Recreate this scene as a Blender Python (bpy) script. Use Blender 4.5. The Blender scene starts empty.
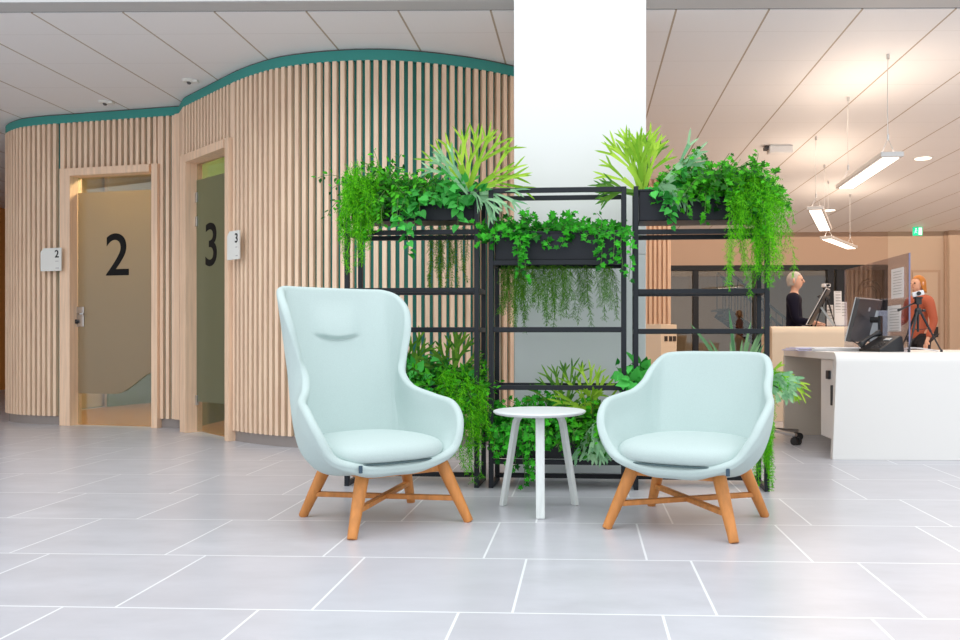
import bpy, bmesh, math, random
from mathutils import Vector, Matrix, noise
PI = math.pi
random.seed(7)
sc = bpy.context.scene
COL = sc.collection

# ------------------------------------------------------------ camera, light, exposure
EYE = 0.805
YAW = -0.0424                      # the building's grid against the view
cd = bpy.data.cameras.new('camera'); cam = bpy.data.objects.new('camera', cd); COL.objects.link(cam)
cam.location = (0, 0, EYE); cam.rotation_euler = (PI/2, 0, 0)
cd.sensor_width = 36; cd.lens = 823/960*36
cd.shift_x = -69/960; cd.shift_y = 20/960
cd.clip_start = .05; cd.clip_end = 80
sc.camera = cam
w = bpy.data.worlds.new('world'); sc.world = w; w.use_nodes = True
bg = w.node_tree.nodes['Background']; bg.inputs[0].default_value = (.90, .95, 1, 1); bg.inputs[1].default_value = 1.22

def area(name, loc, size, energy, color, rot=(0, 0, 0)):
    l = bpy.data.lights.new(name, 'AREA'); l.shape = 'RECTANGLE'; l.size = size[0]; l.size_y = size[1]
    l.energy = energy; l.color = color
    o = bpy.data.objects.new(name, l); COL.objects.link(o); o.location = loc; o.rotation_euler = rot
    return o
# daylight from the glass roof over the atrium
area('atrium_skylight', (0, .6, 7.0), (14, 7), 400, (.95, .97, 1.0), (math.radians(12), 0, 0))
sc.view_settings.view_transform = 'Standard'; sc.view_settings.look = 'None'
sc.view_settings.exposure = 0.06; sc.view_settings.gamma = 1

area('reception_fill', (5.6, 11.4, 2.85), (8, 10), 270, (1, .78, .60))  # added warm fill under the right ceiling, no visible fitting
area('hall_fill', (.2, 13, 2.85), (3, 6), 45, (1, .78, .60))  # added warm fill for the back of the hall, no visible fitting
# ------------------------------------------------------------ materials
def nmat(name):
    m = bpy.data.materials.new(name); m.use_nodes = True
    nt = m.node_tree; return m, nt, nt.nodes['Principled BSDF']
def N(nt, t, **k):
    n = nt.nodes.new(t)
    for a, v in k.items(): setattr(n, a, v)
    return n
def mat(name, col, rough=.5, metal=0, var=.0, scale=8, bump=0, bscale=200, stretch=None, emit=None, es=1, spec=.5, coat=0):
    m, nt, p = nmat(name)
    p.inputs['Base Color'].default_value = (*col, 1); p.inputs['Roughness'].default_value = rough
    p.inputs['Metallic'].default_value = metal; p.inputs['Specular IOR Level'].default_value = spec
    if coat: p.inputs['Coat Weight'].default_value = coat
    tc = N(nt, 'ShaderNodeTexCoord'); mp = N(nt, 'ShaderNodeMapping')
    if stretch: mp.inputs['Scale'].default_value = stretch
    nt.links.new(tc.outputs['Object'], mp.inputs[0])
    if var:
        no = N(nt, 'ShaderNodeTexNoise'); no.inputs['Scale'].default_value = scale; no.inputs['Detail'].default_value = 4
        nt.links.new(mp.outputs[0], no.inputs['Vector'])
        r = N(nt, 'ShaderNodeValToRGB'); r.color_ramp.elements[0].position = .3; r.color_ramp.elements[1].position = .7
        r.color_ramp.elements[0].color = (*[c*(1-var) for c in col], 1); r.color_ramp.elements[1].color = (*[min(1, c*(1+var)) for c in col], 1)
        nt.links.new(no.outputs['Fac'], r.inputs[0]); nt.links.new(r.outputs[0], p.inputs['Base Color'])
    if bump:
        b = N(nt, 'ShaderNodeBump'); b.inputs['Strength'].default_value = bump; b.inputs['Distance'].default_value = .002
        n2 = N(nt, 'ShaderNodeTexNoise'); n2.inputs['Scale'].default_value = bscale
        nt.links.new(mp.outputs[0], n2.inputs['Vector']); nt.links.new(n2.outputs['Fac'], b.inputs['Height']); nt.links.new(b.outputs[0], p.inputs['Normal'])
    if emit:
        p.inputs['Emission Color'].default_value = (*emit, 1); p.inputs['Emission Strength'].default_value = es
    return m
def leafmat(name, c1, c2, edge=None, rough=.45):
    m, nt, p = nmat(name)
    g = N(nt, 'ShaderNodeNewGeometry'); r = N(nt, 'ShaderNodeValToRGB')
    r.color_ramp.elements[0].color = (*c1, 1); r.color_ramp.elements[1].color = (*c2, 1)
    nt.links.new(g.outputs['Random Per Island'], r.inputs[0])
    p.inputs['Roughness'].default_value = rough; p.inputs['Specular IOR Level'].default_value = .18
    nt.links.new(r.outputs[0], p.inputs['Base Color'])
    tr = N(nt, 'ShaderNodeBsdfTranslucent'); mx = N(nt, 'ShaderNodeMixShader'); mx.inputs[0].default_value = .3
    hs = N(nt, 'ShaderNodeHueSaturation'); hs.inputs['Value'].default_value = 1.3
    nt.links.new(r.outputs[0], hs.inputs['Color']); nt.links.new(hs.outputs[0], tr.inputs[0])
    nt.links.new(p.outputs[0], mx.inputs[1]); nt.links.new(tr.outputs[0], mx.inputs[2])
    nt.links.new(mx.outputs[0], nt.nodes['Material Output'].inputs[0])
    return m
def mathn(nt, op, a, b=None):
    n = N(nt, 'ShaderNodeMath', operation=op)
    for i, v in enumerate((a, b)):
        if v is None: continue
        if isinstance(v, (int, float)): n.inputs[i].default_value = v
        else: nt.links.new(v, n.inputs[i])
    return n.outputs[0]
def mixc(nt, f, a, b):
    n = N(nt, 'ShaderNodeMix', data_type='RGBA')
    for i, v in ((0, f), (6, a), (7, b)):
        if hasattr(v, 'links'): nt.links.new(v, n.inputs[i])
        elif i == 0: n.inputs[0].default_value = v
        else: n.inputs[i].default_value = (*v, 1)
    return n.outputs[2]

def floor_mat():
    m, nt, p = nmat('floor_tiles')
    tc = N(nt, 'ShaderNodeTexCoord'); s = N(nt, 'ShaderNodeSeparateXYZ'); nt.links.new(tc.outputs['Object'], s.inputs[0])
    ry = mathn(nt, 'DIVIDE', mathn(nt, 'SUBTRACT', s.outputs[1], 2.42), .6)
    row = mathn(nt, 'FLOOR', ry); fy = mathn(nt, 'SUBTRACT', ry, row)
    par = mathn(nt, 'ABSOLUTE', mathn(nt, 'MODULO', row, 2.0))
    rx = mathn(nt, 'DIVIDE', mathn(nt, 'ADD', mathn(nt, 'ADD', s.outputs[0], 1.411), mathn(nt, 'MULTIPLY', par, .159)), .6)
    cx = mathn(nt, 'FLOOR', rx); fx = mathn(nt, 'SUBTRACT', rx, cx)
    dx = mathn(nt, 'MINIMUM', fx, mathn(nt, 'SUBTRACT', 1.0, fx)); dy = mathn(nt, 'MINIMUM', fy, mathn(nt, 'SUBTRACT', 1.0, fy))
    g = mathn(nt, 'LESS_THAN', mathn(nt, 'MINIMUM', dx, dy), .0068)
    cv = N(nt, 'ShaderNodeCombineXYZ'); nt.links.new(cx, cv.inputs[0]); nt.links.new(row, cv.inputs[1])
    wn = N(nt, 'ShaderNodeTexWhiteNoise', noise_dimensions='2D'); nt.links.new(cv.outputs[0], wn.inputs['Vector'])
    vadd = N(nt, 'ShaderNodeVectorMath', operation='MULTIPLY_ADD'); nt.links.new(cv.outputs[0], vadd.inputs[0]); vadd.inputs[1].default_value = (5.3, 3.7, 0); nt.links.new(tc.outputs['Object'], vadd.inputs[2])
    mp = N(nt, 'ShaderNodeMapping'); mp.inputs['Scale'].default_value = (1, 2.2, 1); nt.links.new(vadd.outputs[0], mp.inputs[0])
    no = N(nt, 'ShaderNodeTexNoise'); no.inputs['Scale'].default_value = 3; no.inputs['Detail'].default_value = 7; no.inputs['Roughness'].default_value = .62; nt.links.new(mp.outputs[0], no.inputs['Vector'])
    nr = N(nt, 'ShaderNodeMapRange'); nr.inputs[1].default_value = .3; nr.inputs[2].default_value = .7; nt.links.new(no.outputs['Fac'], nr.inputs[0])
    c = mixc(nt, nr.outputs[0], FLOOR1, FLOOR2)
    c = mixc(nt, mathn(nt, 'MULTIPLY', wn.outputs['Value'], .45), c, FLOOR3)
    c = mixc(nt, g, c, (.83, .84, .86))
    nt.links.new(c, p.inputs['Base Color'])
    r = mathn(nt, 'ADD', mathn(nt, 'MULTIPLY', no.outputs['Fac'], .03), .27)
    nt.links.new(r, p.inputs['Roughness']); p.inputs['Specular IOR Level'].default_value = .40
    b = N(nt, 'ShaderNodeBump'); b.inputs['Strength'].default_value = .25; b.inputs['Distance'].default_value = .002; b.invert = True
    nt.links.new(g, b.inputs['Height']); nt.links.new(b.outputs[0], p.inputs['Normal'])
    return m
FLOOR1 = (.50, .50, .53); FLOOR2 = (.61, .61, .65); FLOOR3 = (.53, .52, .56)
def ceiling_mat():
    m, nt, p = nmat('ceiling_panels')
    tc = N(nt, 'ShaderNodeTexCoord'); s = N(nt, 'ShaderNodeSeparateXYZ'); nt.links.new(tc.outputs['Object'], s.inputs[0])
    def ln(o, off, wd):
        r = mathn(nt, 'DIVIDE', mathn(nt, 'SUBTRACT', o, off), .6); f = mathn(nt, 'FRACT', r)
        return mathn(nt, 'LESS_THAN', mathn(nt, 'MINIMUM', f, mathn(nt, 'SUBTRACT', 1.0, f)), wd)
    a = ln(s.outputs[0], .596, .0115); b = ln(mathn(nt, 'SUBTRACT', s.outputs[1], mathn(nt, 'MULTIPLY', s.outputs[0], .0304)), 5.115, .0035)
    c = mixc(nt, b, (.88, .87, .86), (.70, .68, .66)); c = mixc(nt, a, c, (.46, .38, .29))
    nt.links.new(c, p.inputs['Base Color']); p.inputs['Roughness'].default_value = .55; p.inputs['Specular IOR Level'].default_value = .25
    return m
M = {}
M['floor'] = floor_mat(); M['ceiling'] = ceiling_mat()
M['wood'] = mat('pale_timber', (.95, .655, .47), .55, var=.14, scale=3, stretch=(14, 14, .8))
M['wood_frame'] = mat('timber_frame', (.88, .62, .43), .5, var=.1, scale=3, stretch=(14, 14, .8))
M['teal'] = mat('teal_felt', (.05, .30, .26), .85, bump=.2)
M['plinth'] = mat('grey_plinth', (.30, .26, .24), .5)
M['white_paint'] = mat('white_paint', (.83, .83, .82), .5, bump=.03, bscale=60)
M['pillar_glass'] = mat('back_painted_panel', (.80, .84, .83), .3, spec=.5)
M['fascia'] = mat('fascia_paint', (.52, .52, .51), .6)
M['gap_shade_lens'] = mat('gap_shade_lens', (.10, .09, .085), .5)  # dark colour for strips that imitate gap shade, and for the sensor lenses
M['tan_wall'] = mat('tan_wall', (.50, .36, .27), .6, bump=.03, bscale=50)
M['tan_wall2'] = mat('tan_wall_light', (.58, .46, .36), .6)
M['orange_wall'] = mat('amber_panel', (.75, .33, .08), .5)
M['black_metal'] = mat('black_powder_coat', (.010, .013, .018), .42, bump=.06, bscale=900, spec=.35)
M['planter'] = mat('anthracite_planter', (.011, .013, .020), .42, spec=.35)
M['soil'] = mat('potting_soil', (.03, .02, .012), .9, var=.4, scale=90, bump=1, bscale=200)
M['fabric'] = mat('mint_fabric', (.53, .635, .615), .72, var=.035, scale=260, bump=.35, bscale=900, spec=.25)
M['cushion_shade'] = mat('cushion_gap_shade', (.08, .13, .14), .8)  # shade of the gap below the seat cushion, put into the colour
M['tag'] = mat('dark_tag', (.05, .09, .13), .7)
M['oak'] = mat('oak_legs', (.62, .245, .065), .42, var=.16, scale=4, stretch=(9, 9, 1.4), spec=.4)
M['table_white'] = mat('white_lacquer', (.80, .83, .83), .4)
M['table_leg'] = mat('white_stained_ash', (.74, .78, .76), .5, var=.06, scale=5, stretch=(12, 12, .8))
M['steel'] = mat('brushed_steel', (.62, .62, .62), .28, metal=1)
M['ink'] = mat('black_print', (.008, .008, .008), .6, spec=.15)
M['sign_white'] = mat('sign_white', (.80, .80, .75), .5)
M['desk_white'] = mat('desk_laminate', (.82, .80, .77), .38)
M['desk_side'] = mat('desk_side_laminate', (.76, .68, .58), .45)
M['cream'] = mat('cream_laminate', (.80, .66, .50), .4)
M['black_plastic'] = mat('black_plastic', (.018, .018, .02), .4)
M['dark_grey'] = mat('dark_grey_plastic', (.07, .065, .065), .35)
M['screen'] = mat('monitor_screen', (.012, .013, .015), .12)
M['silver'] = mat('silver_plastic', (.55, .57, .58), .35, metal=.3)
M['paper'] = mat('paper', (.86, .84, .84), .7)
M['lilac_paper'] = mat('lilac_paper', (.66, .62, .86), .7)
M['print_grey'] = mat('printed_grey', (.45, .43, .43), .7)
M['lamp_body'] = mat('lamp_aluminium', (.62, .60, .58), .35, metal=.2)
M['lamp_glow'] = mat('lamp_diffuser', (1, .9, .8), .4, emit=(1, .84, .70), es=2.6)
M['down_glow'] = mat('downlight_lens', (1, .9, .8), .4, emit=(1, .85, .66), es=3)
M['exit_green'] = mat('exit_green', (.0, .45, .22), .4, emit=(.0, .62, .28), es=1.0)
M['exit_white'] = mat('exit_white', (.9, 1, .95), .4, emit=(.8, 1, .9), es=1.2)
M['skin'] = mat('skin', (.72, .42, .30), .5)
M['navy'] = mat('navy_blazer', (.007, .007, .02), .8, spec=.15)
M['coral'] = mat('coral_blazer', (.42, .10, .05), .7)
M['grey_hair'] = mat('silver_hair', (.50, .46, .42), .6, bump=.5, bscale=90, stretch=(1, 1, .1))
M['auburn'] = mat('auburn_hair', (.50, .19, .03), .6, bump=.5, bscale=90, stretch=(1, 1, .1))
M['trousers'] = mat('dark_trousers', (.02, .02, .025), .7)
M['inner_wood'] = mat('inner_floor', (.46, .25, .11), .35, var=.1, scale=4, stretch=(1, 6, 1))
M['inner_wall'] = mat('inner_wall', (.62, .48, .30), .7)
M['inner_green'] = mat('inner_green', (.12, .20, .06), .8)
M['frost'] = None
def frost_mat(name, col, tr):
    m, nt, p = nmat(name)
    p.inputs['Base Color'].default_value = (*col, 1); p.inputs['Roughness'].default_value = .25
    t = N(nt, 'ShaderNodeBsdfTranslucent'); t.inputs[0].default_value = (*[min(1, c*1.5) for c in col], 1)
    mx = N(nt, 'ShaderNodeMixShader'); mx.inputs[0].default_value = tr
    nt.links.new(p.outputs[0], mx.inputs[1]); nt.links.new(t.outputs[0], mx.inputs[2]); nt.links.new(mx.outputs[0], nt.nodes['Material Output'].inputs[0])
    return m
M['frost_tan'] = frost_mat('frosted_film_tan', (.44, .37, .26), .5)
M['frost_green'] = frost_mat('frosted_film_green', (.27, .28, .18), .45)
def glass_mat(name, tint, op=.12, rough=0.02):
    m, nt, p = nmat(name)
    tb = N(nt, 'ShaderNodeBsdfTransparent'); tb.inputs[0].default_value = (*tint, 1)
    gl = N(nt, 'ShaderNodeBsdfGlossy'); gl.inputs['Roughness'].default_value = rough
    fr = N(nt, 'ShaderNodeFresnel'); fr.inputs[0].default_value = 1.5
    mx = N(nt, 'ShaderNodeMixShader')
    nt.links.new(mathn(nt, 'MINIMUM', mathn(nt, 'ADD', fr.outputs[0], op*.2), .22), mx.inputs[0]); nt.links.new(tb.outputs[0], mx.inputs[1]); nt.links.new(gl.outputs[0], mx.inputs[2])
    nt.links.new(mx.outputs[0], nt.nodes['Material Output'].inputs[0])
    return m
M['glass'] = glass_mat('clear_glass', (.86, .88, .84)); M['acrylic'] = glass_mat('acrylic', (.84, .84, .90), .2)
M['acrylic_edge'] = mat('acrylic_edge', (.22, .22, .36), .2)
M['ivy'] = leafmat('ivy_leaves', (.003, .10, .006), (.07, .62, .03))
M['ivy_stem'] = mat('ivy_stem', (.10, .22, .04), .6)
M['feather'] = leafmat('feather_needles', (.008, .20, .004), (.22, .80, .01))
M['feather_dark'] = leafmat('feather_needles_dark', (.015, .11, .008), (.17, .42, .03))
M['pothos'] = leafmat('pothos_leaves', (.004, .15, .012), (.12, .68, .12))
M['dense'] = leafmat('dense_leaves', (.002, .06, .004), (.09, .56, .015))
M['stag_lime'] = leafmat('staghorn_lime', (.18, .42, .02), (.50, .76, .08))
M['stag_pale'] = leafmat('staghorn_pale', (.16, .40, .20), (.48, .76, .46))
M['stag_dark'] = leafmat('staghorn_dark', (.03, .16, .02), (.20, .42, .04))
M['strap_grey'] = leafmat('strap_grey', (.10, .28, .13), (.34, .58, .28))

# ------------------------------------------------------------ mesh helper
class MB:
    def __init__(s): s.v = []; s.f = []
    def add(s, vs, fs):
        b = len(s.v); s.v += [tuple(v) for v in vs]; s.f += [tuple(b+i for i in f) for f in fs]; return s
    def box(s, c, d, R=None, taper=None):
        x, y, z = d[0]/2, d[1]/2, d[2]/2
        vs = [Vector((i*x, j*y, k*z)) for k in (-1, 1) for j in (-1, 1) for i in (-1, 1)]
        if R is not None: vs = [R @ v for v in vs]
        c = Vector(c); vs = [v+c for v in vs]
        return s.add(vs, [(0, 2, 3, 1), (4, 5, 7, 6), (0, 1, 5, 4), (2, 6, 7, 3), (0, 4, 6, 2), (1, 3, 7, 5)])
    def bar(s, a, b, wd, ht, up=(0, 0, 1)):
        a, b = Vector(a), Vector(b); d = (b-a); L = d.length; d.normalize()
        up = Vector(up)
        if abs(d.dot(up)) > .99: up = Vector((0, 1, 0))
        r = d.cross(up).normalized(); u = r.cross(d)
        R = Matrix((r, d, u)).transposed()
        return s.box((a+b)/2, (wd, L, ht), R)
    def tube(s, pts, rad, n=10, cap=True):
        pts = [Vector(p) for p in pts]; k = len(pts)
        if isinstance(rad, (int, float)): rad = [rad]*k
        b = len(s.v); pr = None
        for i, p in enumerate(pts):
            d = (pts[min(i+1, k-1)]-pts[max(i-1, 0)]).normalized()
            if pr is None: pr = d.cross(Vector((0, 0, 1)) if abs(d.z) < .9 else Vector((0, 1, 0))).normalized()
            r = (pr - d*pr.dot(d)).normalized(); pr = r; u = d.cross(r)
            for j in range(n):
                a = 2*PI*j/n; s.v.append(tuple(p+(r*math.cos(a)+u*math.sin(a))*rad[i]))
        for i in range(k-1):
            for j in range(n):
                s.f.append((b+i*n+j, b+i*n+(j+1) % n, b+(i+1)*n+(j+1) % n, b+(i+1)*n+j))
        if cap:
            s.f.append(tuple(b+j for j in range(n))[::-1]); s.f.append(tuple(b+(k-1)*n+j for j in range(n)))
        return s
    def lathe(s, prof, n=32, c=(0, 0, 0)):
        b = len(s.v); k = len(prof)
        for r, z in prof:
            for j in range(n):
                a = 2*PI*j/n; s.v.append((c[0]+r*math.cos(a), c[1]+r*math.sin(a), c[2]+z))
        for i in range(k-1):
            for j in range(n): s.f.append((b+i*n+j, b+i*n+(j+1) % n, b+(i+1)*n+(j+1) % n, b+(i+1)*n+j))
        s.f.append(tuple(b+j for j in range(n))[::-1]); s.f.append(tuple(b+(k-1)*n+j for j in range(n)))
        return s
    def prism(s, poly, z0, z1, R=None, off=(0, 0, 0)):      # polygon in xy extruded along z
        n = len(poly); vs = [Vector((x, y, z)) for z in (z0, z1) for x, y in poly]
        if R is not None: vs = [R @ v for v in vs]
        o = Vector(off); vs = [v+o for v in vs]
        return s.add(vs, [tuple(range(n))[::-1], tuple(range(n, 2*n))]+[(i, (i+1) % n, n+(i+1) % n, n+i) for i in range(n)])
    def build(s, name, m, parent=None, smooth=False, bevel=0, seg=2, fixn=False, sub=0):
        me = bpy.data.meshes.new(name); me.from_pydata(s.v, [], s.f)
        o = bpy.data.objects.new(name, me); COL.objects.link(o)
        if fixn:
            bm = bmesh.new(); bm.from_mesh(me); bmesh.ops.recalc_face_normals(bm, faces=bm.faces); bm.to_mesh(me); bm.free()
        me.materials.append(M[m] if isinstance(m, str) else m)
        if smooth:
            me.polygons.foreach_set('use_smooth', [True]*len(me.polygons))
        if bevel:
            md = o.modifiers.new('bevel', 'BEVEL'); md.width = bevel; md.segments = seg; md.limit_method = 'ANGLE'; md.angle_limit = .6
        if sub:
            md = o.modifiers.new('subdivision', 'SUBSURF'); md.levels = sub; md.render_levels = sub
        if parent: o.parent = parent
        me.update()
        return o
def tag(o, label=None, cat=None, group=None, kind=None):
    for k, v in (('label', label), ('category', cat), ('group', group), ('kind', kind)):
        if v: o[k] = v
    return o
def thing(name, label, cat, loc=(0, 0, 0), rz=0, group=None):
    o = bpy.data.objects.new(name, None); COL.objects.link(o); o.location = loc; o.rotation_euler = (0, 0, rz)
    o.empty_display_size = .05
    return tag(o, label, cat, group)
def structure(o): o['kind'] = 'structure'; return o
def grid(o): o.rotation_euler.z = YAW; return o
def text(body, name, m, parent, loc, rot, size, ext=.001, offset=0.0, xs=1.0):
    cu = bpy.data.curves.new(name, 'FONT'); cu.body = body; cu.size = size; cu.extrude = ext; cu.align_x = 'CENTER'; cu.align_y = 'CENTER'; cu.offset = offset
    t = bpy.data.objects.new(name+'_src', cu); COL.objects.link(t)
    dg = bpy.context.evaluated_depsgraph_get(); me = bpy.data.meshes.new_from_object(t.evaluated_get(dg))
    bpy.data.objects.remove(t); me.name = name
    me.materials.clear(); me.materials.append(M[m])
    o = bpy.data.objects.new(name, me); COL.objects.link(o); o.parent = parent; o.location = loc; o.rotation_euler = rot; o.scale = (xs, 1, 1)
    return o
def catmull(P, n):                     # n samples per span through tuples P
    out = []
    for i in range(len(P)-1):
        p0 = P[max(i-1, 0)]; p1 = P[i]; p2 = P[i+1]; p3 = P[min(i+2, len(P)-1)]
        for k in range(n):
            t = k/n
            out.append(tuple(.5*((2*b)+(-a+c)*t+(2*a-5*b+4*c-d)*t*t+(-a+3*b-3*c+d)*t**3) for a, b, c, d in zip(p0, p1, p2, p3)))
    out.append(tuple(P[-1])); return out

# ------------------------------------------------------------ the setting
def gridbox(name, m, x0, x1, y0, y1, z0, z1, bevel=0):
    return grid(structure(MB().box(((x0+x1)/2, (y0+y1)/2, (z0+z1)/2), (x1-x0, y1-y0, z1-z0)).build(name, m, bevel=bevel)))
CEIL = 2.94; EDGE = 5.323; BACK = 16.5
gridbox('floor', 'floor', -14, 12, -5, 22, -.1, 0)
SK = math.tan(.0304)               # the open edge of the ceiling is not quite square to its panels
grid(structure(MB().prism([(-14, 5.34-14*SK), (12, 5.34+12*SK), (12, 22), (-14, 22)], CEIL, CEIL+.12).build('ceiling', 'ceiling', fixn=True)))
grid(structure(MB().prism([(-14, 5.322-14*SK), (12, 5.322+12*SK), (12, 5.34+12*SK), (-14, 5.34-14*SK)], CEIL+.006, CEIL+.13).build('edge_gap_shade', 'gap_shade_lens', fixn=True)))  # dark strip put in for the shade of the gap along the ceiling edge
grid(structure(MB().prism([(-14, 5.17-14*SK), (12, 5.17+12*SK), (12, 5.323+12*SK), (-14, 5.323-14*SK)], CEIL+.002, 4.6).build('wall_fascia', 'fascia', fixn=True)))

# the slatted round room: outline of the slat faces, seen from above
def resample(P, step):
    out = [Vector(P[0]+(0,)) if len(P[0]) == 2 else Vector(P[0])]; acc = 0
    P = [Vector((p[0], p[1], 0)) for p in P]; out = [P[0]]
    for a, b in zip(P, P[1:]):
        L = (b-a).length; t = step-acc
        while t < L: out.append(a+(b-a)*(t/L)); t += step
        acc = L-(t-step)
    return out
SLAT_Z0, SLAT_Z1 = .085, 2.852
D2a, D2b = Vector((-4.60, 7.77, 0)), Vector((-3.565, 7.53, 0))      # door "2" outer frame edges
D3a, D3b = Vector((-3.215, 7.23, 0)), Vector((-2.525, 6.55, 0))      # door "3"
pA = catmull([(-3.6, 12.6), (-4.6, 12.0), (-5.25, 10.9), (-5.52, 9.8), (-5.58, 8.75), (-5.45, 8.25), (-5.15, 7.96), (-4.85, 7.83), (-4.60, 7.77)], 16)
pB = [tuple(D2b[:2]), (-3.37, 7.485), tuple(D3a[:2])]
pC = catmull([(-2.525, 6.55), (-2.30, 6.36), (-2.0, 6.17), (-1.6, 6.05), (-1.2, 6.02), (-.8, 6.11), (-.4, 6.30), (-.05, 6.60), (.18, 7.0), (.3, 7.5), (.35, 8.2), (.2, 9.2), (-.4, 10.3), (-1.3, 11.4), (-2.4, 12.3)], 16)
def ring(P, z0, z1, off, th):           # curved wall strip, off = inset from slat face, th = thickness
    mb = MB(); Q = [Vector((p[0], p[1], 0)) for p in P]; n = len(Q); o = []; i_ = []
    for k in range(n):
        d = (Q[min(k+1, n-1)]-Q[max(k-1, 0)]).normalized(); nn = Vector((-d.y, d.x, 0))      # points away from camera / inward
        o.append(Q[k]+nn*off); i_.append(Q[k]+nn*(off+th))
    vs = [(p.x, p.y, z) for z in (z0, z1) for p in o]+[(p.x, p.y, z) for z in (z0, z1) for p in i_]
    fs = []
    for k in range(n-1):
        fs += [(k, k+1, n+k+1, n+k), (2*n+k+1, 2*n+k, 3*n+k, 3*n+k+1), (n+k, n+k+1, 3*n+k+1, 3*n+k), (k+1, k, 2*n+k, 2*n+k+1)]
    fs += [(0, n, 3*n, 2*n), (n-1, 3*n-1, 4*n-1, 2*n-1)]
    mb.add(vs, fs); return mb
def slats(P, z0, z1, mb, start=.03, step=.0625, w_=.032, dep=.036):
    Q = resample(P, .01); k = int(start/.01)
    pos = start; n = len(Q); L = (n-1)*.01
    while pos < L-.015:
        i = min(int(pos/.01), n-2); p = Q[i]+(Q[i+1]-Q[i])*((pos-i*.01)/.01)
        d = (Q[min(i+3, n-1)]-Q[max(i-3, 0)]).normalized(); nn = Vector((-d.y, d.x, 0))
        R = Matrix((d, nn, Vector((0, 0, 1)))).transposed()
        mb.box(p+nn*(dep/2)+Vector((0, 0, (z0+z1)/2)), (w_, dep, z1-z0), R)
        pos += step
    return mb
wall = structure(thing('wall_round_room', None, None))
DOORTOP = 2.415
sp1 = slats(pA, SLAT_Z0, SLAT_Z1, MB()); sp1.build('slat_panel', 'wood', wall)
sp2 = slats([tuple(D2b[:2]), (-3.37, 7.485)], SLAT_Z0, SLAT_Z1, MB(), .02); slats([(-3.35, 7.44), tuple(D3a[:2])], SLAT_Z0, SLAT_Z1, sp2, .03); sp2.build('slat_panel', 'wood', wall)
sp3 = slats(pC, SLAT_Z0, SLAT_Z1, MB(), .03); sp3.build('slat_panel', 'wood', wall)
sp4 = slats([tuple(D2a[:2]), tuple(D2b[:2])], DOORTOP, SLAT_Z1, MB(), .012); slats([tuple(D3a[:2]), tuple(D3b[:2])], DOORTOP, SLAT_Z1, sp4, .012); sp4.build('slat_panel', 'wood', wall)
for P in (pA, pB, pC):
    ring(P, .0, CEIL, .046, .03).build('felt_backing', 'teal', wall)
    ring(P, 0, SLAT_Z0, .03, .016).build('plinth', 'plinth', wall)
    ring(P, .006, CEIL-.02, .078, .012).build('inner_lining', 'inner_wall', wall)
for a, b in ((D2a, D2b), (D3a, D3b)):
    ring([tuple(a[:2]), tuple(b[:2])], DOORTOP, CEIL, .046, .03).build('felt_backing', 'teal', wall)
full = pA+pB[1:]+[tuple(D3b[:2])]+pC[1:]
ring(full, SLAT_Z1, CEIL-.012, .002, .044).build('top_band', 'teal', wall)
ring(full, CEIL-.012, CEIL, .012, .03).build('shadow_gap', 'gap_shade_lens', wall)  # solid dark strip, the shade of the gap is in its colour

for p_, an_ in ((D2a, -.23), (D2b, -.23), (D3a, -.78), (D3b, -.78)):
    MB().box((p_.x+.01, p_.y+.02, (DOORTOP+SLAT_Z1)/2), (.05, .036, SLAT_Z1-DOORTOP), Matrix.Rotation(an_, 3, 'Z')).build('slat_end', 'wood', wall)
MB().box((-3.355, 7.455, (SLAT_Z0+SLAT_Z1)/2), (.075, .03, SLAT_Z1-SLAT_Z0), Matrix.Rotation(-.5, 3, 'Z')).build('corner_board', 'wood_frame', wall)
def frosted_poly(w_, z0, wave):
    pts = [(0, 2.28), (w_, 2.28)]
    if wave == 'S':   # edge rises to the right in an S
        pts += [(w_, .60)]+[(w_*(1-t)*1.0, .60-(.22)*(3*s*s-2*s*s*s)) for t in [i/14 for i in range(1, 15)] for s in [min(1, t*1.9)]]
    else:
        pts += [(w_, .52)]+[(w_*(1-t), .52-.17*(3*s*s-2*s*s*s)) for t in [i/14 for i in range(1, 15)] for s in [min(1, t*2.6)]]
    return pts
def make_door(name, a, b, num, film, frame_w, swing):
    d = (b-a); L = d.length; ang = math.atan2(d.y, d.x)
    o = structure(thing(name, None, None, (a.x, a.y, 0), ang))
    fr = MB(); dp = .15
    fr.box((frame_w/2, dp/2-.03, DOORTOP/2), (frame_w, dp, DOORTOP)).box((L-frame_w*.55/2, dp/2-.03, DOORTOP/2), (frame_w*.55, dp, DOORTOP))
    fr.box((L/2, dp/2-.03, DOORTOP-.035), (L-frame_w*1.55, dp, .07))
    fr.build('door_frame', 'wood_frame', o, bevel=.003)
    x0 = frame_w; wd = L-frame_w*1.55; gy = .07
    leaf = bpy.data.objects.new('door_leaf', None); COL.objects.link(leaf); leaf.parent = o; leaf.location = (x0, gy, 0); leaf.rotation_euler = (0, 0, swing)
    MB().box((wd/2, .006, 1.2), (wd-.006, .010, 2.38)).build('glass_pane', 'glass', leaf)
    P = frosted_poly(wd-.01, 0, 'S' if num == '2' else 's')
    R = Matrix(((1, 0, 0), (0, 0, -1), (0, 1, 0)))
    MB().prism([(x+.005, z-.08) for x, z in P], 0.0, .002, R, (0, -.001, 0)).build('frosted_film', film, leaf, fixn=True)
    return o, leaf, x0, wd, gy
d2, leaf2, x0, wd, gy = make_door('door_1', D2a, D2b, '2', 'frost_tan', .115, 0)
text('2', 'door_number', 'ink', leaf2, (wd*.50, -.004, 1.582), (PI/2, 0, 0), .56, .001, .004, 1.0)
hd = bpy.data.objects.new('door_handle', None); COL.objects.link(hd); hd.parent = leaf2
MB().box((.055, -.008, 1.045), (.085, .014, .19)).build('handle_plate', 'steel', hd, bevel=.003)
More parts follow.
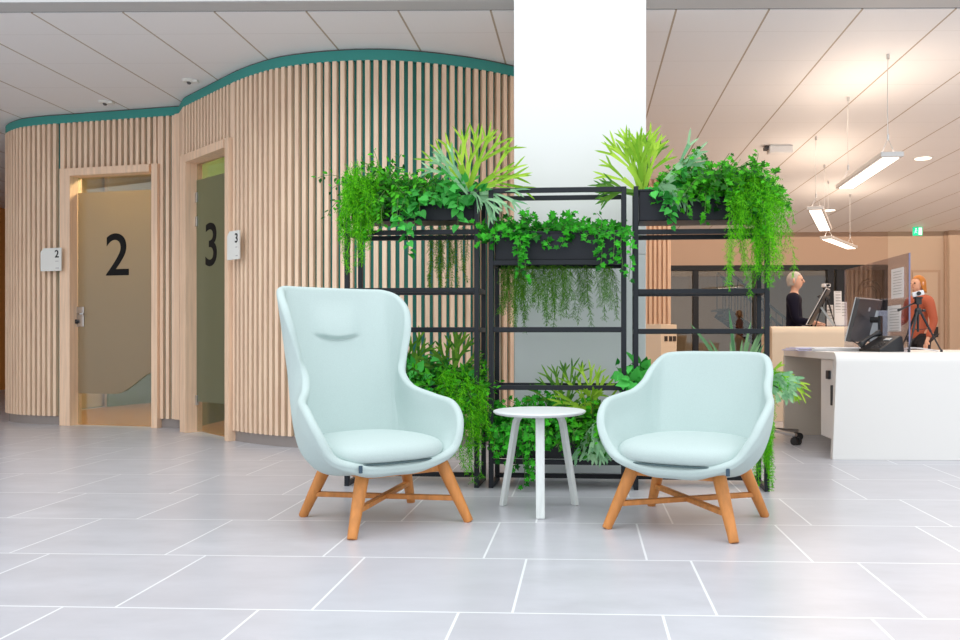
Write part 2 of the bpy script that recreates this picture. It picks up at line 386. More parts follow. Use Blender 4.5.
MB().tube([(.06, -.012, 1.07), (.06, -.05, 1.07), (.13, -.052, 1.07)], .008).build('lever', 'steel', hd, smooth=True)
MB().tube([(.02, -.016, 1.0), (.02, -.035, 1.0)], .02, 16).build('lock_knob', 'black_plastic', hd, smooth=True)
hd.location = (-.02, 0, -.02)
d3, leaf3, x03, wd3, gy3 = make_door('door_2', D3a, D3b, '3', 'frost_green', .12, math.radians(4))
text('3', 'door_number', 'ink', leaf3, (wd3*.34, -.004, 1.60), (PI/2, 0, 0), .52, .001, .004, 1.0)
for z in (2.07, 1.86, .30):
    MB().box((.012, -.006, z-.02), (.03, .02, .085)).build('hinge', 'steel', leaf3, bevel=.002)
# the rooms behind the two doors
inner = ring([(-5.3, 9.9), (-5.0, 10.9), (-4.4, 11.7), (-3.0, 11.9), (-1.8, 11.2), (-.9, 10.2)], 0, CEIL, 0, .06)
structure(inner.build('wall_inner_room', 'inner_wall'))
structure(ring([(-5.27, 9.85), (-4.97, 10.82), (-4.4, 11.6), (-3.0, 11.8), (-1.85, 11.12), (-1, 10.15)], 0, .75, 0, .03).build('trim_2', 'inner_green'))
structure(ring([(-3.30, 11.7), (-3.28, 7.62)], 0, CEIL, 0, .05).build('wall_partition', 'inner_green'))
structure(MB().prism([(-5.3, 8.4), (-4.6, 7.86), (-3.56, 7.62), (-3.3, 7.5), (-2.66, 6.8), (-1.6, 6.25), (-.8, 6.3), (-.2, 6.8), (-.1, 8), (-.9, 10.1), (-1.8, 11.1), (-3.0, 11.8), (-4.4, 11.6), (-5.0, 10.8), (-5.3, 9.8)], .001, .006).build('floor_inner_room', 'inner_wood', fixn=True))
area('inner_room_lamp', (-3.75, 8.5, 2.85), (.5, .5), 75, (1, .74, .48))
area('inner_room_lamp', (-2.4, 8.0, 2.85), (.5, .5), 45, (1, .8, .5))

# pillar: painted above, glossy panel on its lower part
pil = structure(thing('wall_pillar', None, None, (0, 0, 0), YAW))
def wg(x, y): # world to grid
    c, s = math.cos(-YAW), math.sin(-YAW); return (x*c-y*s, x*s+y*c)
gx0, gy0 = wg((514-549)/823*4.98, 4.98); gx1 = wg((646-549)/823*4.96, 4.96)[0]
MB().box(((gx0+gx1)/2, gy0+.3, 2.96), (gx1-gx0, .6, 3.28)).build('painted_shaft', 'white_paint', pil, bevel=.004)
MB().box(((gx0+gx1)/2, gy0+.3, .66), (gx1-gx0-.004, .596, 1.32)).build('glossy_panel', 'pillar_glass', pil, bevel=.004)

# back of the hall: wall with a black framed glass front, a door and an amber side wall
def bw(px, y=BACK): return px  # kept simple: grid x from picture column at the back wall
def GX(px, yg):   # grid x seen at column px on the plane grid-y = yg
    t = (px-549)/823; c, s = math.cos(YAW), math.sin(YAW)
    # world (X,Y) = (x c - y s, x s + y c); X/Y = t
    return yg*(t*c+s)/(c-t*s)
def GZ(px, py, yg):
    x = GX(px, yg); Y = x*math.sin(YAW)+yg*math.cos(YAW); return EYE+(340-py)/823*Y
zg = GZ(780, 265, BACK)
gl0, gl1 = GX(655, BACK), GX(888, BACK)
wb = structure(thing('wall_back', None, None, (0, 0, 0), YAW))
MB().box(((gl0+gl1)/2, BACK+.1, (zg+CEIL)/2), (gl1-gl0, .2, CEIL-zg)).build('wall_panel', 'tan_wall', wb)
MB().box(((-14+gl0)/2, BACK+.1, CEIL/2), (gl0+14, .2, CEIL)).build('wall_panel', 'tan_wall', wb)
xr = GX(946, BACK)
MB().box(((gl1+xr)/2, BACK+.1, CEIL/2), (xr-gl1, .2, CEIL)).build('wall_panel', 'tan_wall2', wb)
MB().box(((xr+12)/2, BACK+.02, CEIL/2), (12-xr, .36, CEIL)).build('wall_panel', 'tan_wall2', wb)
MB().box((xr-.02, BACK-.03, CEIL/2), (.05, .06, CEIL)).build('cover_strip', 'tan_wall', wb)
MB().box((xr+.6, BACK-.17, GZ(958, 276, BACK)), (.34, .03, .10)).build('wall_socket', 'desk_side', wb)
dx0, dx1, dz = GX(909, BACK), GX(940, BACK), GZ(925, 270, BACK)
dr = structure(thing('door_3', None, None, (0, 0, 0), YAW))
MB().box(((dx0+dx1)/2, BACK-.01, dz/2), (dx1-dx0, .02, dz)).build('door_frame', 'tan_wall', dr)
MB().box(((dx0+dx1)/2, BACK-.025, dz/2-.02), (dx1-dx0-.12, .03, dz-.06)).build('door_leaf', 'tan_wall2', dr)
MB().box((GX(936, BACK)-.02, BACK-.055, GZ(936, 332, BACK)), (.07, .04, .2)).build('door_handle', 'black_plastic', dr, bevel=.004)
wn = structure(thing('window_1', None, None, (0, 0, 0), YAW))
fw = MB()
fw.box(((gl0+gl1)/2, BACK+.08, zg-.05), (gl1-gl0, .16, .1))
for px, ww in ((657, .1), (696, .11), (757, .12), (831, .12), (842, .2), (887, .09)):
    fw.box((GX(px, BACK), BACK+.08, zg/2), (ww, .14, zg))
fw.build('window_frame', 'black_metal', wn)
MB().box(((gl0+GX(842, BACK))/2, BACK+.1, zg/2), (GX(842, BACK)-gl0, .012, zg)).build('glass_pane', 'glass', wn)
# office and stair behind that glass
gridbox('wall_office', 'tan_wall', gl0-2, gl1+2.5, 21.4, 21.6, 0, CEIL)
gridbox('wall_office_side', 'tan_wall', gl0-2.1, gl0-2, BACK+.2, 21.6, 0, CEIL)
gridbox('wall_right', 'orange_wall', 10.6, 10.8, EDGE, 21.6, 0, CEIL)
gridbox('wall_left', 'orange_wall', -9.6, -9.4, EDGE, 21.6, 0, CEIL)
st = thing('staircase', 'dark steel staircase with thin balusters behind the office glass', 'staircase', (0, 0, 0), YAW)
sx0, sx1 = GX(722, 18.6), GX(797, 18.6); sz0 = GZ(722, 270, 18.6)-.0; sz1 = GZ(792, 331, 18.6)-.0
for yy in (18.2, 19.3):
    MB().bar((sx0, yy, sz0), (sx1+1.1, yy, sz1-.95), .04, .05).build('handrail', 'black_metal', st)
    MB().bar((sx0, yy, sz0-.95), (sx1+.1, yy, .15), .05, .22).build('stringer', 'black_metal', st)
for i in range(13):
    t = i/12; x = sx0+(sx1-sx0)*t; z = sz0+(sz1-sz0)*t
    for yy in (18.2, 19.3): MB().box((x, yy, z-.47), (.018, .018, .92)).build('baluster', 'black_metal', st)
    if z-.93 > .1: MB().box((x, 18.75, z-.9), (.28, 1.1, .035)).build('tread', 'dark_grey', st)
cu = MB(); cx0, cx1 = GX(846, BACK+.9), GX(900, BACK+.9); n = 60
vs = []; 
for k in range(n+1):
    x = cx0+(cx1-cx0)*k/n; y = BACK+.9+.05*math.sin(k*1.35)
    vs += [(x, y, .02), (x, y, zg+.3), (x, y+.012, .02), (x, y+.012, zg+.3)]
cu.add(vs, [f for k in range(n) for f in ((4*k, 4*k+4, 4*k+5, 4*k+1), (4*k+2, 4*k+3, 4*k+7, 4*k+6), (4*k+1, 4*k+5, 4*k+7, 4*k+3))])
grid(tag(cu.build('curtain', 'tan_wall2', smooth=True), 'tan folded curtain in the opening right of the black glass front', 'curtain'))
cr = MB()
for r in (.24, .15):
    cx, cz = GX(869, BACK+.6), GZ(869, 283, BACK+.6)
    cr.tube([(cx-r, BACK+.6, .05)]+[(cx-r*math.cos(PI*k/14), BACK+.6, cz-.25+r*1.3*math.sin(PI*k/14)) for k in range(15)]+[(cx+r, BACK+.6, .05)], .022, 8)
cr.bar((cx-.24, BACK+.6, .03), (cx+.24, BACK+.6, .03), .3, .05)
grid(tag(cr.build('arched_stand', 'black_metal', smooth=False), 'black arched tubular stand in front of the tan curtain', 'stand'))
area('office_lamp', (2.9, 19.3, 2.8), (2.5, 1.2), 22, (1, .75, .5))
# slatted end panel and timber cabinet seen past the pillar
gs0, gs1 = GX(640, 11), GX(671, 11)
se = structure(thing('wall_slatted_end', None, None, (0, 0, 0), YAW))
e = MB()
x = gs0
while x < gs1-.02: e.box((x+.017, 11, CEIL/2), (.034, .044, CEIL)); x += .0605
e.build('slat_panel', 'wood', se)
MB().box(((gs0+gs1)/2, 11.05, CEIL/2), (gs1-gs0, .05, CEIL)).build('backing_panel', 'wood', se)
cx0, cx1 = GX(644, 9.6), GX(661, 9.6)
cb = thing('timber_cabinet', 'pale timber cabinet with black sockets beside the slatted end wall', 'cabinet', (0, 0, 0), YAW)
zc = GZ(655, 324, 9.6)
MB().prism([(cx0, 9.6), (cx1, 9.6), (cx1+.22, 9.95), (cx1+.22, 10.3), (cx0, 10.3)], 0, zc).build('body', 'cream', cb, bevel=.004)
ad = math.atan2(.35, .22); Rz = Matrix.Rotation(ad, 3, 'Z')
for t in (.3, .6, .85): MB().box((cx1+.22*t, 9.6+.35*t-.004, zc-.17), (.07, .012, .06), Rz).build('socket', 'black_plastic', cb)

# ------------------------------------------------------------ ceiling fittings
def W(px, py, z):      # world point at height z seen at a picture position
    Y = (z-EYE)*823/(340-py); return Vector(((px-549)/823*Y, Y, z))
def pendant(a, b, wa, label, ceil_a, ceil_b, power):
    a, b = W(*a, 2.15), W(*b, 2.15); m = (a+b)/2; d = (b-a); L = d.length; an = math.atan2(d.y, d.x)
    o = thing('pendant_lamp', label, 'pendant lamp', (m.x, m.y, 2.15), an, 'pendant lamps over the reception')
    MB().box((0, 0, .022), (L, wa, .038)).build('lamp_housing', 'lamp_body', o, bevel=.004)
    MB().box((0, 0, .001), (L-.08, wa*.72, .008)).build('diffuser', 'lamp_glow', o)
    for s, ca in ((-1, ceil_a), (1, ceil_b)):
        x = s*L*.42
        c = MB()
        c.tube([(x, -wa*.3, .045), (x+s*.0, 0, .16)], .0025, 6); c.tube([(x, wa*.3, .045), (x, 0, .16)], .0025, 6)
        c.tube([(x, 0, .15), (x+.004, .004, .45), (x, 0, CEIL-2.15)], .0028, 6)
        c.tube([(x, 0, .15), (x, 0, .19)], .008, 8); c.tube([(x, 0, CEIL-2.15-.035), (x, 0, CEIL-2.15)], .012, 8)
        c.build('suspension_wire', 'steel', o)
    for up in (0, 1):
        l = area('pendant_light', (0, 0, .05 if up else -.01), (L*.9, wa*.7), power*(1.0 if up else .3), (1, .80, .63), (PI if up else 0, 0, 0))
        l.parent = o
pendant((892.5, 157), (845, 189), .165, 'long white pendant lamp nearest the camera at upper right', None, None, 7)
pendant((815, 210), (825, 231), .165, 'short looking white pendant lamp hanging left of the larger one, steeply foreshortened', None, None, 7)
pendant((826, 239), (852, 249), .165, 'white pendant lamp farthest back, lowest of the three in the photo', None, None, 7)
def downlight(px, py, label):
    p = W(px, py, CEIL); o = thing('downlight', label, 'ceiling light', (p.x, p.y, CEIL), 0, 'round ceiling downlights')
    MB().lathe([(.115, -.006), (.115, 0.0), (.085, .0), (.085, -.006)], 24).build('rim', 'white_paint', o)
    MB().lathe([(.09, -.009), (.09, -.004)], 24).build('lens', 'down_glow', o)
    l = bpy.data.lights.new('downlight_light', 'SPOT'); l.energy = 14; l.color = (1, .72, .45); l.spot_size = 2.2; l.shadow_soft_size = .08
    lo = bpy.data.objects.new('downlight_light', l); COL.objects.link(lo); lo.parent = o; lo.location = (0, 0, -.02)
downlight(923, 158, 'round recessed downlight right of the nearest pendant lamp')
downlight(829.5, 210, 'round recessed downlight behind the two farther pendant lamps')
p = W(778, 146, CEIL)
eb = thing('emergency_light', 'white box shaped emergency light on the ceiling above the right planter', 'emergency light', (p.x, p.y, CEIL), 0)
MB().box((.02, 0, -.045), (.26, .13, .085)).build('housing', 'white_paint', eb, bevel=.012)
MB().box((-.13, 0, -.03), (.05, .08, .035)).build('connector', 'dark_grey', eb, bevel=.004)
p = W(917.5, 226, CEIL)
ex = thing('exit_sign', 'small green running man exit sign hanging from the ceiling', 'exit sign', (p.x, p.y-.0, CEIL), -.15)
MB().box((0, 0, -.10), (.17, .03, .16)).build('sign_box', 'exit_green', ex, bevel=.003)
R = Matrix(((1, 0, 0), (0, 0, -1), (0, 1, 0)))
MB().box((.045, -.017, -.10), (.055, .004, .13)).build('door_pictogram', 'exit_white', ex)
rm = MB(); rm.lathe([(.001, -.002), (.013, -.002), (.013, .002), (.001, .002)], 10, (0, 0, 0)); rm.v = [(x-.03, -.017+z, y-.055) for x, y, z in rm.v]
for a, b in (((-.03, -.07), (-.035, -.11)), ((-.035, -.11), (-.01, -.135)), ((-.035, -.11), (-.06, -.14)), ((-.03, -.08), (-.005, -.09)), ((-.03, -.08), (-.055, -.10))):
    rm.bar((a[0], -.017, a[1]), (b[0], -.017, b[1]), .004, .011, (0, 1, 0))
rm.build('running_figure', 'exit_white', ex)
MB().tube([(0, 0, -.02), (0, 0, 0)], .01, 8).build('bracket', 'white_paint', ex)
for px, py, lb in ((105, 101.5, 'small beige ceiling sensor above the door marked 2'), (189, 80, 'small beige ceiling sensor above the door marked 3')):
    p = W(px, py, CEIL); s_ = thing('ceiling_sensor', lb, 'sensor', (p.x, p.y, CEIL), 0, 'beige ceiling sensors')
    MB().lathe([(.045, -.018), (.052, -.01), (.052, 0)], 20).build('housing', 'sign_white', s_, smooth=False)
    MB().box((.045, .0, -.012), (.06, .05, .018)).build('bracket', 'sign_white', s_)
    MB().lathe([(.012, -.034), (.02, -.018), (.02, -.016)], 16).build('lens', M['gap_shade_lens'], s_)

# ------------------------------------------------------------ room signs
def room_sign(px0, px1, py0, py1, Y0, an, num, label):
    cx = (px0+px1)/2; p = Vector(((cx-549)/823*Y0, Y0, EYE+(340-(py0+py1)/2)/823*Y0))
    wd = (px1-px0)/823*Y0/max(.2, abs(math.cos(an)))*.96; ht = (py1-py0)/823*Y0
    o = thing('room_sign', label, 'room sign', p, an)
    c = .035
    MB().prism([(-wd/2, -ht/2), (wd/2, -ht/2), (wd/2, ht/2), (-wd/2+c, ht/2), (-wd/2, ht/2-c)], 0, .012, R, (0, .012, 0)).build('sign_plate', 'sign_white', o, fixn=True)
    text(num, 'room_number', 'ink', o, (wd*.30, -.002, ht*.22), (PI/2, 0, 0), ht*.46, .001, .001)
    MB().box((wd*.30, -.001, -ht*.08), (wd*.16, .001, ht*.025)).build('small_print', 'print_grey', o)
    MB().box((wd*.32, -.001, -ht*.38), (wd*.16, .001, ht*.03)).build('small_print', 'print_grey', o)
room_sign(38, 63.5, 248, 271, 7.715, -.26, '2', 'white sign with cut corner and small 2 left of its door')
room_sign(223.8, 242, 231, 259.5, 6.40, -.70, '3', 'white sign with cut corner and small 3 right of its door')

# ------------------------------------------------------------ armchairs
def shell(stations, base_z, thick, bulge=None, nu=8, nv=14):
    full_ = [tuple(sum((list(p) for p in st_), [])) for st_ in stations]
    mir = [tuple(v if k % 3 else -v for k, v in enumerate(s_)) for s_ in full_]
    loop = full_[:-1]+mir[::-1][:-1]        # closed: back, right side, front, left side
    n = len(loop); cols = []
    for i in range(n):
        a, b, c, d = loop[(i-1) % n], loop[i], loop[(i+1) % n], loop[(i+2) % n]
        for k in range(nu):
            t = k/nu
            cols.append([.5*((2*q)+(-p+r)*t+(2*p-5*q+4*r-s)*t*t+(-p+3*q-3*r+s)*t**3) for p, q, r, s in zip(a, b, c, d)])
    rows = []; NC = len(cols)
    grid_ = []
    for c in cols:
        rim, mid, bel = Vector(c[0:3]), Vector(c[3:6]), Vector(c[6:9])
        b1 = Vector((bel.x*.72, bel.y*.72, base_z+.012)); b2 = Vector((bel.x*.36, bel.y*.36, base_z)); b3 = Vector((bel.x*.04, bel.y*.04, base_z))
        cc = catmull([tuple(rim), tuple(mid), tuple(bel), tuple(b1), tuple(b2), tuple(b3)], nv)
        grid_.append([Vector(p) for p in cc])
    NR = len(grid_[0]); 
    def nrm(i, j):
        du = grid_[(i+1) % NC][j]-grid_[(i-1) % NC][j]; dv = grid_[i][min(j+1, NR-1)]-grid_[i][max(j-1, 0)]
        v = du.cross(dv); return v.normalized() if v.length > 1e-9 else Vector((0, 0, -1))
    # orientation: outward at the back column
    sgn = 1 if nrm(0, nv).y > 0 else -1
    nr = [[nrm(i, j)*sgn for j in range(NR)] for i in range(NC)]
    for i in range(NC):
        for j in range(NR):
            P_ = grid_[i][j]
            if nr[i][j].dot(Vector((P_.x, P_.y, -.3 if P_.z < .33 else 0))) < 0: nr[i][j] = -nr[i][j]
    for _ in range(4):
        nr = [[(nr[i][j]*2+nr[(i+1) % NC][j]+nr[(i-1) % NC][j]+nr[i][min(j+1, NR-1)]+nr[i][max(0, j-1)]).normalized() for j in range(NR)] for i in range(NC)]
    mb = MB(); seqs = []
    for i in range(NC):
        seq = [grid_[i][j] for j in range(NR-1, -1, -1)]      # bottom centre up to rim (outer)
        t0 = thick(grid_[i][0]) if callable(thick) else thick
        up = (grid_[i][0]-grid_[i][1]).normalized(); nn = nr[i][0]
        for k in range(1, 8):
            a = PI*k/8
            seq.append(grid_[i][0]-nn*(t0/2)*(1-math.cos(a))+up*(t0/2)*math.sin(a))
        for j in range(NR):
            P = grid_[i][j]; t = (thick(P) if callable(thick) else thick)
            if bulge: t += bulge(P)
            Q = P-nr[i][j]*t
            seq.append(Q)
        seqs.append(seq)
    K = len(seqs[0])
    for s_ in seqs: mb.v += [tuple(p) for p in s_]
    for i in range(NC):
        a, b = i*K, ((i+1) % NC)*K
        for j in range(K-1): mb.f.append((a+j, b+j, b+j+1, a+j+1))
    return mb, seqs
def cushion(hw, y0, y1, z0, th, n=72, crown=.02):
    mb = MB(); prof = [(.86, 0), (.955, .006), (.99, .022), (1.0, .04), (.99, .058), (.955, .075), (.88, .088), (.7, .096), (.45, .1), (.2, .1), (.02, .1)]
    prof = [(r, z/.1*th) for r, z in prof]
    yc = (y0+y1)/2; hy = (y1-y0)/2
    for r, z in prof:
        for k in range(n):
            a = 2*PI*k/n; c, s = math.cos(a), math.sin(a); p = 2/3.0
            x = abs(c)**p*math.copysign(1, c)*hw; y = abs(s)**p*math.copysign(1, s)*hy
            if y > 0: x *= 1-.14*(y/hy)
            zz = z0+z+(crown*(1-r*r) if z > th*.5 else 0)
            mb.v.append((x*r, yc+y*r, zz))
    m = len(prof)
    for i in range(m-1):
        for k in range(n): mb.f.append((i*n+k, i*n+(k+1) % n, (i+1)*n+(k+1) % n, (i+1)*n+k))
    mb.f.append(tuple(range(n))[::-1]); mb.f.append(tuple((m-1)*n+k for k in range(n)))
    # thin dark ring put in for the shade of the gap under the cushion
    sm = MB(); ringp = []
    for k in range(int(n*.60), int(n*.90)+1):
        a = 2*PI*k/n; c, s = math.cos(a), math.sin(a); p = 2/3.0
        x = abs(c)**p*math.copysign(1, c)*hw; y = abs(s)**p*math.copysign(1, s)*hy
        if y > 0: x *= 1-.14*(y/hy)
        ringp.append((x*.962, yc+y*.962, z0+.002))
    sm.tube(ringp, .0034, 8, cap=False)
    return mb, sm
def legs_frame(parent, foot, top, ztop):
    # foot = half side of the square of feet, top = half side at the seat
    for sx in (1, -1):
        for sy in (-1, 1):
            a = Vector((sx*top, sy*top, ztop)); b = Vector((sx*foot, sy*foot, 0))
            pts = [a+(b-a)*t for t in (0, .04, .3, .6, .9, .985, 1)]
            MB().tube(pts, [.027, .029, .0275, .0245, .021, .0205, .018], 20).build('leg', 'oak', parent, smooth=True)
    up = MB(); zz = ztop-.022
    for s in (1, -1):
        a = Vector((-top, -top*s, zz)); b = Vector((top, top*s, zz))
        q = [a+(b-a)*t+Vector((0, 0, -.012*math.sin(PI*t))) for t in [k/8 for k in range(9)]]
        for i in range(8): up.bar(q[i], q[i+1]+(q[i+1]-q[i])*.06, .03, .036)
    for s in (1, -1):
        up.bar((-top, top*s, zz), (top, top*s, zz), .022, .034); up.bar((top*s, -top, zz), (top*s, top, zz), .022, .034)
    up.build('seat_bearer', 'oak', parent, bevel=.004)
    zs = .105; f = zs/ztop; r = foot+(top-foot)*f
    for s in (1, -1):
        MB().bar((-r, -r*s, zs), (r, r*s, zs+.0006*s), .03, .022).build('cross_stretcher', 'oak', parent, bevel=.004)
WING = [
 ((0, .385, 1.035), (0, .31, .66), (0, .25, .35)),
 ((.16, .38, 1.035), (.14, .305, .66), (.13, .24, .35)),
 ((.265, .345, 1.032), (.225, .27, .66), (.205, .20, .35)),
 ((.306, .26, 1.005), (.262, .245, .68), (.235, .175, .35)),
 ((.315, .17, .935), (.268, .22, .635), (.25, .145, .345)),
 ((.297, .125, .84), (.274, .19, .58), (.258, .125, .34)),
 ((.269, .108, .74), (.274, .155, .53), (.264, .105, .34)),
 ((.252, .092, .655), (.279, .105, .48), (.272, .07, .33)),
 ((.276, .035, .582), (.299, .02, .45), (.285, .01, .325)),
 ((.332, -.075, .540), (.334, -.09, .435), (.30, -.07, .315)),
 ((.358, -.20, .510), (.346, -.18, .415), (.30, -.14, .305)),
 ((.345, -.285, .430), (.325, -.26, .37), (.275, -.205, .295)),
 ((.285, -.325, .318), (.268, -.31, .295), (.22, -.255, .275)),
 ((.14, -.345, .276), (.135, -.335, .256), (.12, -.285, .238)),
 ((0, -.348, .268), (0, -.338, .252), (0, -.29, .236))]
LOW = [
 ((0, .34, .730), (0, .295, .52), (0, .24, .33)),
 ((.15, .335, .730), (.145, .29, .52), (.125, .235, .33)),
 ((.255, .295, .718), (.25, .25, .52), (.21, .19, .33)),
 ((.295, .215, .665), (.285, .18, .50), (.25, .145, .33)),
 ((.305, .13, .605), (.30, .115, .47), (.27, .09, .33)),
 ((.328, .05, .562), (.32, .04, .45), (.285, .03, .325)),
 ((.355, -.05, .545), (.345, -.05, .44), (.30, -.04, .32)),
 ((.372, -.16, .525), (.355, -.15, .43), (.305, -.11, .312)),
 ((.362, -.25, .472), (.345, -.235, .39), (.29, -.18, .30)),
 ((.33, -.30, .40), (.31, -.285, .345), (.25, -.23, .285)),
 ((.255, -.325, .312), (.240, -.315, .290), (.19, -.265, .268)),
 ((.12, -.345, .275), (.115, -.333, .256), (.1, -.285, .238)),
 ((0, -.347, .268), (0, -.336, .252), (0, -.29, .236))]
def smooth01(x): x = max(0, min(1, x)); return x*x*(3-2*x)
def head_bulge(P):
    x = abs(P.x); g = 1-smooth01((x-.06)/.07); crease = .80+.04*(x/.15)**2
    if P.y < .1 or P.z < .75: return 0
    f = smooth01((P.z-crease)/.012)*(1-smooth01((P.z-.83)/.17))
    return .020*f*g-.007*g*math.exp(-((P.z-crease+.002)/.008)**2)
def armchair(name, label, loc, rz, stations, bulge, shoff, cush):
    o = thing(name, label, 'armchair', loc, rz)
    mb, seqs = shell(stations, .225, .036, bulge, nv=64 if bulge else 12)
    s = mb.build('shell', 'fabric', o, smooth=True, sub=0 if bulge else 1); s.location = shoff
    c, sm = cushion(*cush); cu_ = c.build('seat_cushion', 'fabric', o, smooth=True, sub=1); cu_.location = shoff
    sm.build('gap_shade_ring', 'cushion_shade', cu_, smooth=True)
    legs_frame(o, .275, .185, .262)
    return o
wingc = armchair('wing_armchair', 'mint wing armchair with tall back and oak legs, left of the white table', (-.739, 3.70, 0), .6435, WING, head_bulge, (-.078, .045, 0), (.284, -.366, .215, .296, .086))
lowc = armchair('tub_armchair', 'mint low backed tub armchair with oak legs, right of the white table', (.615, 3.63, 0), -.475, LOW, None, (.027, .012, 0), (.288, -.366, .215, .296, .086))
for o, x, y in ((wingc, -.252, -.308), (lowc, .26, -.315)):
    MB().box((x, y, .285), (.012, .010, .03), Matrix.Rotation(.4 if x < 0 else -.4, 3, 'Z')).build('fabric_tag', 'tag', o)
MB().box((.0, -.19, .236), (.07, .03, .008)).build('care_label', 'paper', lowc)

# ------------------------------------------------------------ side table
tb = thing('side_table', 'round white side table with three splayed legs between the armchairs', 'side table', (-.045, 3.905, 0), 0)
MB().lathe([(.001, .452), (.19, .452), (.212, .457), (.220, .466), (.218, .471), (.212, .473), (.001, .473)], 72).build('tabletop', 'table_white', tb, smooth=False)
for a in (-PI/2+.03, -PI/2+.03+2*PI/3, -PI/2+.03-2*PI/3):
    d = Vector((math.cos(a), math.sin(a), 0)); q = []
    prof = [(.03, .444), (.08, .444), (.108, .439), (.124, .42), (.133, .39), (.160, .24), (.195, .05), (.203, 0)]
    P = catmull([(r, z) for r, z in prof], 4)
    t = Vector((-d.y, d.x, 0)); mb = MB(); n = len(P)
    for i, (r, z) in enumerate(P):
        r0, z0 = P[max(i-1, 0)]; r1, z1 = P[min(i+1, n-1)]
        dv = Vector((r1-r0, z1-z0)).normalized(); nv = Vector((-dv.y, dv.x))
        for sw, sn in ((-1, -1), (1, -1), (1, 1), (-1, 1)):
            hw = .0205; hn = .011 if i < n-1 else .011
            p = d*(r+nv.x*hn*sn)+Vector((0, 0, z+nv.y*hn*sn))+t*hw*sw; mb.v.append((p.x, p.y, max(p.z, 0)))
    for i in range(n-1):
        for k in range(4): mb.f.append((i*4+k, i*4+(k+1) % 4, i*4+4+(k+1) % 4, i*4+4+k))
    mb.f += [(3, 2, 1, 0), tuple((n-1)*4+k for k in range(4))]
    mb.build('leg', 'table_leg', tb, bevel=.005, fixn=True)

# ------------------------------------------------------------ shelf units and planters
SA = -.0753; SO = Vector((-.382, 4.476, 0))
def SP(s, d=0, z=0):      # along the shelf front, depth behind it
    return Vector((SO.x+s*math.cos(SA)-d*math.sin(SA), SO.y+s*math.sin(SA)+d*math.cos(SA), z))
DEP = .27; PT = .026
def shelf_unit(s0, s1, levels, label, skip_rear=()):
    p = SP(s0); o = thing('plant_shelf', label, 'plant shelf', p, SA, 'black metal plant shelves'); L = s1-s0
    for x in (PT/2, L-PT/2):
        for y in (PT/2, DEP-PT/2):
            MB().box((x, y, .815), (PT, PT, 1.63)).build('post', 'black_metal', o, bevel=.002)
    for z in levels:
        MB().box((L/2, PT/2, z), (L-2*PT, PT*.9, PT)).build('rail', 'black_metal', o, bevel=.002)
        MB().box((L/2, DEP-PT/2, z), (L-2*PT, PT*.9, PT)).build('rail', 'black_metal', o, bevel=.002)
        for x in (PT/2, L-PT/2): MB().box((x, DEP/2, z), (PT*.9, DEP-2*PT, PT)).build('side_rail', 'black_metal', o, bevel=.002)
    for x in (PT/2, L-PT/2): MB().box((x, DEP/2, .013), (PT*.9, DEP-2*PT, PT)).build('side_rail', 'black_metal', o, bevel=.002)
    MB().box((L/2, DEP-PT/2, .03), (L-2*PT, PT*.9, PT)).build('rail', 'black_metal', o, bevel=.002)
    return o
U = [(-.748, 0), (.053, .80), (.838, 1.556)]
shelf_unit(*U[0], (1.395, 1.078, .862, .545, .33), 'black open metal plant shelf on the left, behind the wing armchair')
shelf_unit(*U[1], (1.617, 1.225, .862, .547, .144), 'black open metal plant shelf in the middle, behind the white table')
shelf_unit(*U[2], (1.385, 1.065, .852, .545, .33), 'black open metal plant shelf on the right, behind the tub armchair')
def planter(s0, s1, z0, z1, label):
    L = s1-s0-2*PT-.008; p = SP(s0+PT+.004, .03); o = thing('planter_box', label, 'planter', (p.x, p.y, z0), SA, 'black rectangular planter boxes')
    H = z1-z0; D = DEP-.06; t = .006
    b = MB(); b.box((L/2, D/2, t/2), (L, D, t)); b.box((L/2, t/2, H/2), (L, t, H)); b.box((L/2, D-t/2, H/2), (L, t, H)); b.box((t/2, D/2, H/2), (t, D, H)); b.box((L-t/2, D/2, H/2), (t, D, H))
    b.build('box', 'planter', o, bevel=.0015)
    r = MB(); r.box((L/2, .004, H), (L, .018, .012)); r.box((L/2, D-.004, H), (L, .018, .012)); r.box((.004, D/2, H), (.018, D-.02, .012)); r.box((L-.004, D/2, H), (.018, D-.02, .012))
    r.build('rim', 'black_metal', o, bevel=.002)
    g = MB(); nx, ny = 24, 8
    for j in range(ny+1):
        for i in range(nx+1):
            x, y = t+(L-2*t)*i/nx, t+(D-2*t)*j/ny; g.v.append((x, y, H-.03+.012*noise.noise(Vector((x*20, y*20, z0)))))
    g.f = [(j*(nx+1)+i, j*(nx+1)+i+1, (j+1)*(nx+1)+i+1, (j+1)*(nx+1)+i) for j in range(ny) for i in range(nx)]
    g.build('soil', 'soil', o, smooth=True)['kind'] = 'stuff'
    return o
planter(*U[0], 1.462, 1.612, 'black planter box at the top of the left shelf')
planter(*U[1], 1.240, 1.392, 'black planter box under the top rail of the middle shelf')
planter(*U[2], 1.448, 1.612, 'black planter box at the top of the right shelf')
planter(*U[0], .40, .55-.02, 'black planter box low in the left shelf')
planter(*U[1], .159, .312, 'black planter box lowest in the middle shelf, above the floor')
planter(*U[2], .40, .55-.02, 'black planter box low in the right shelf')

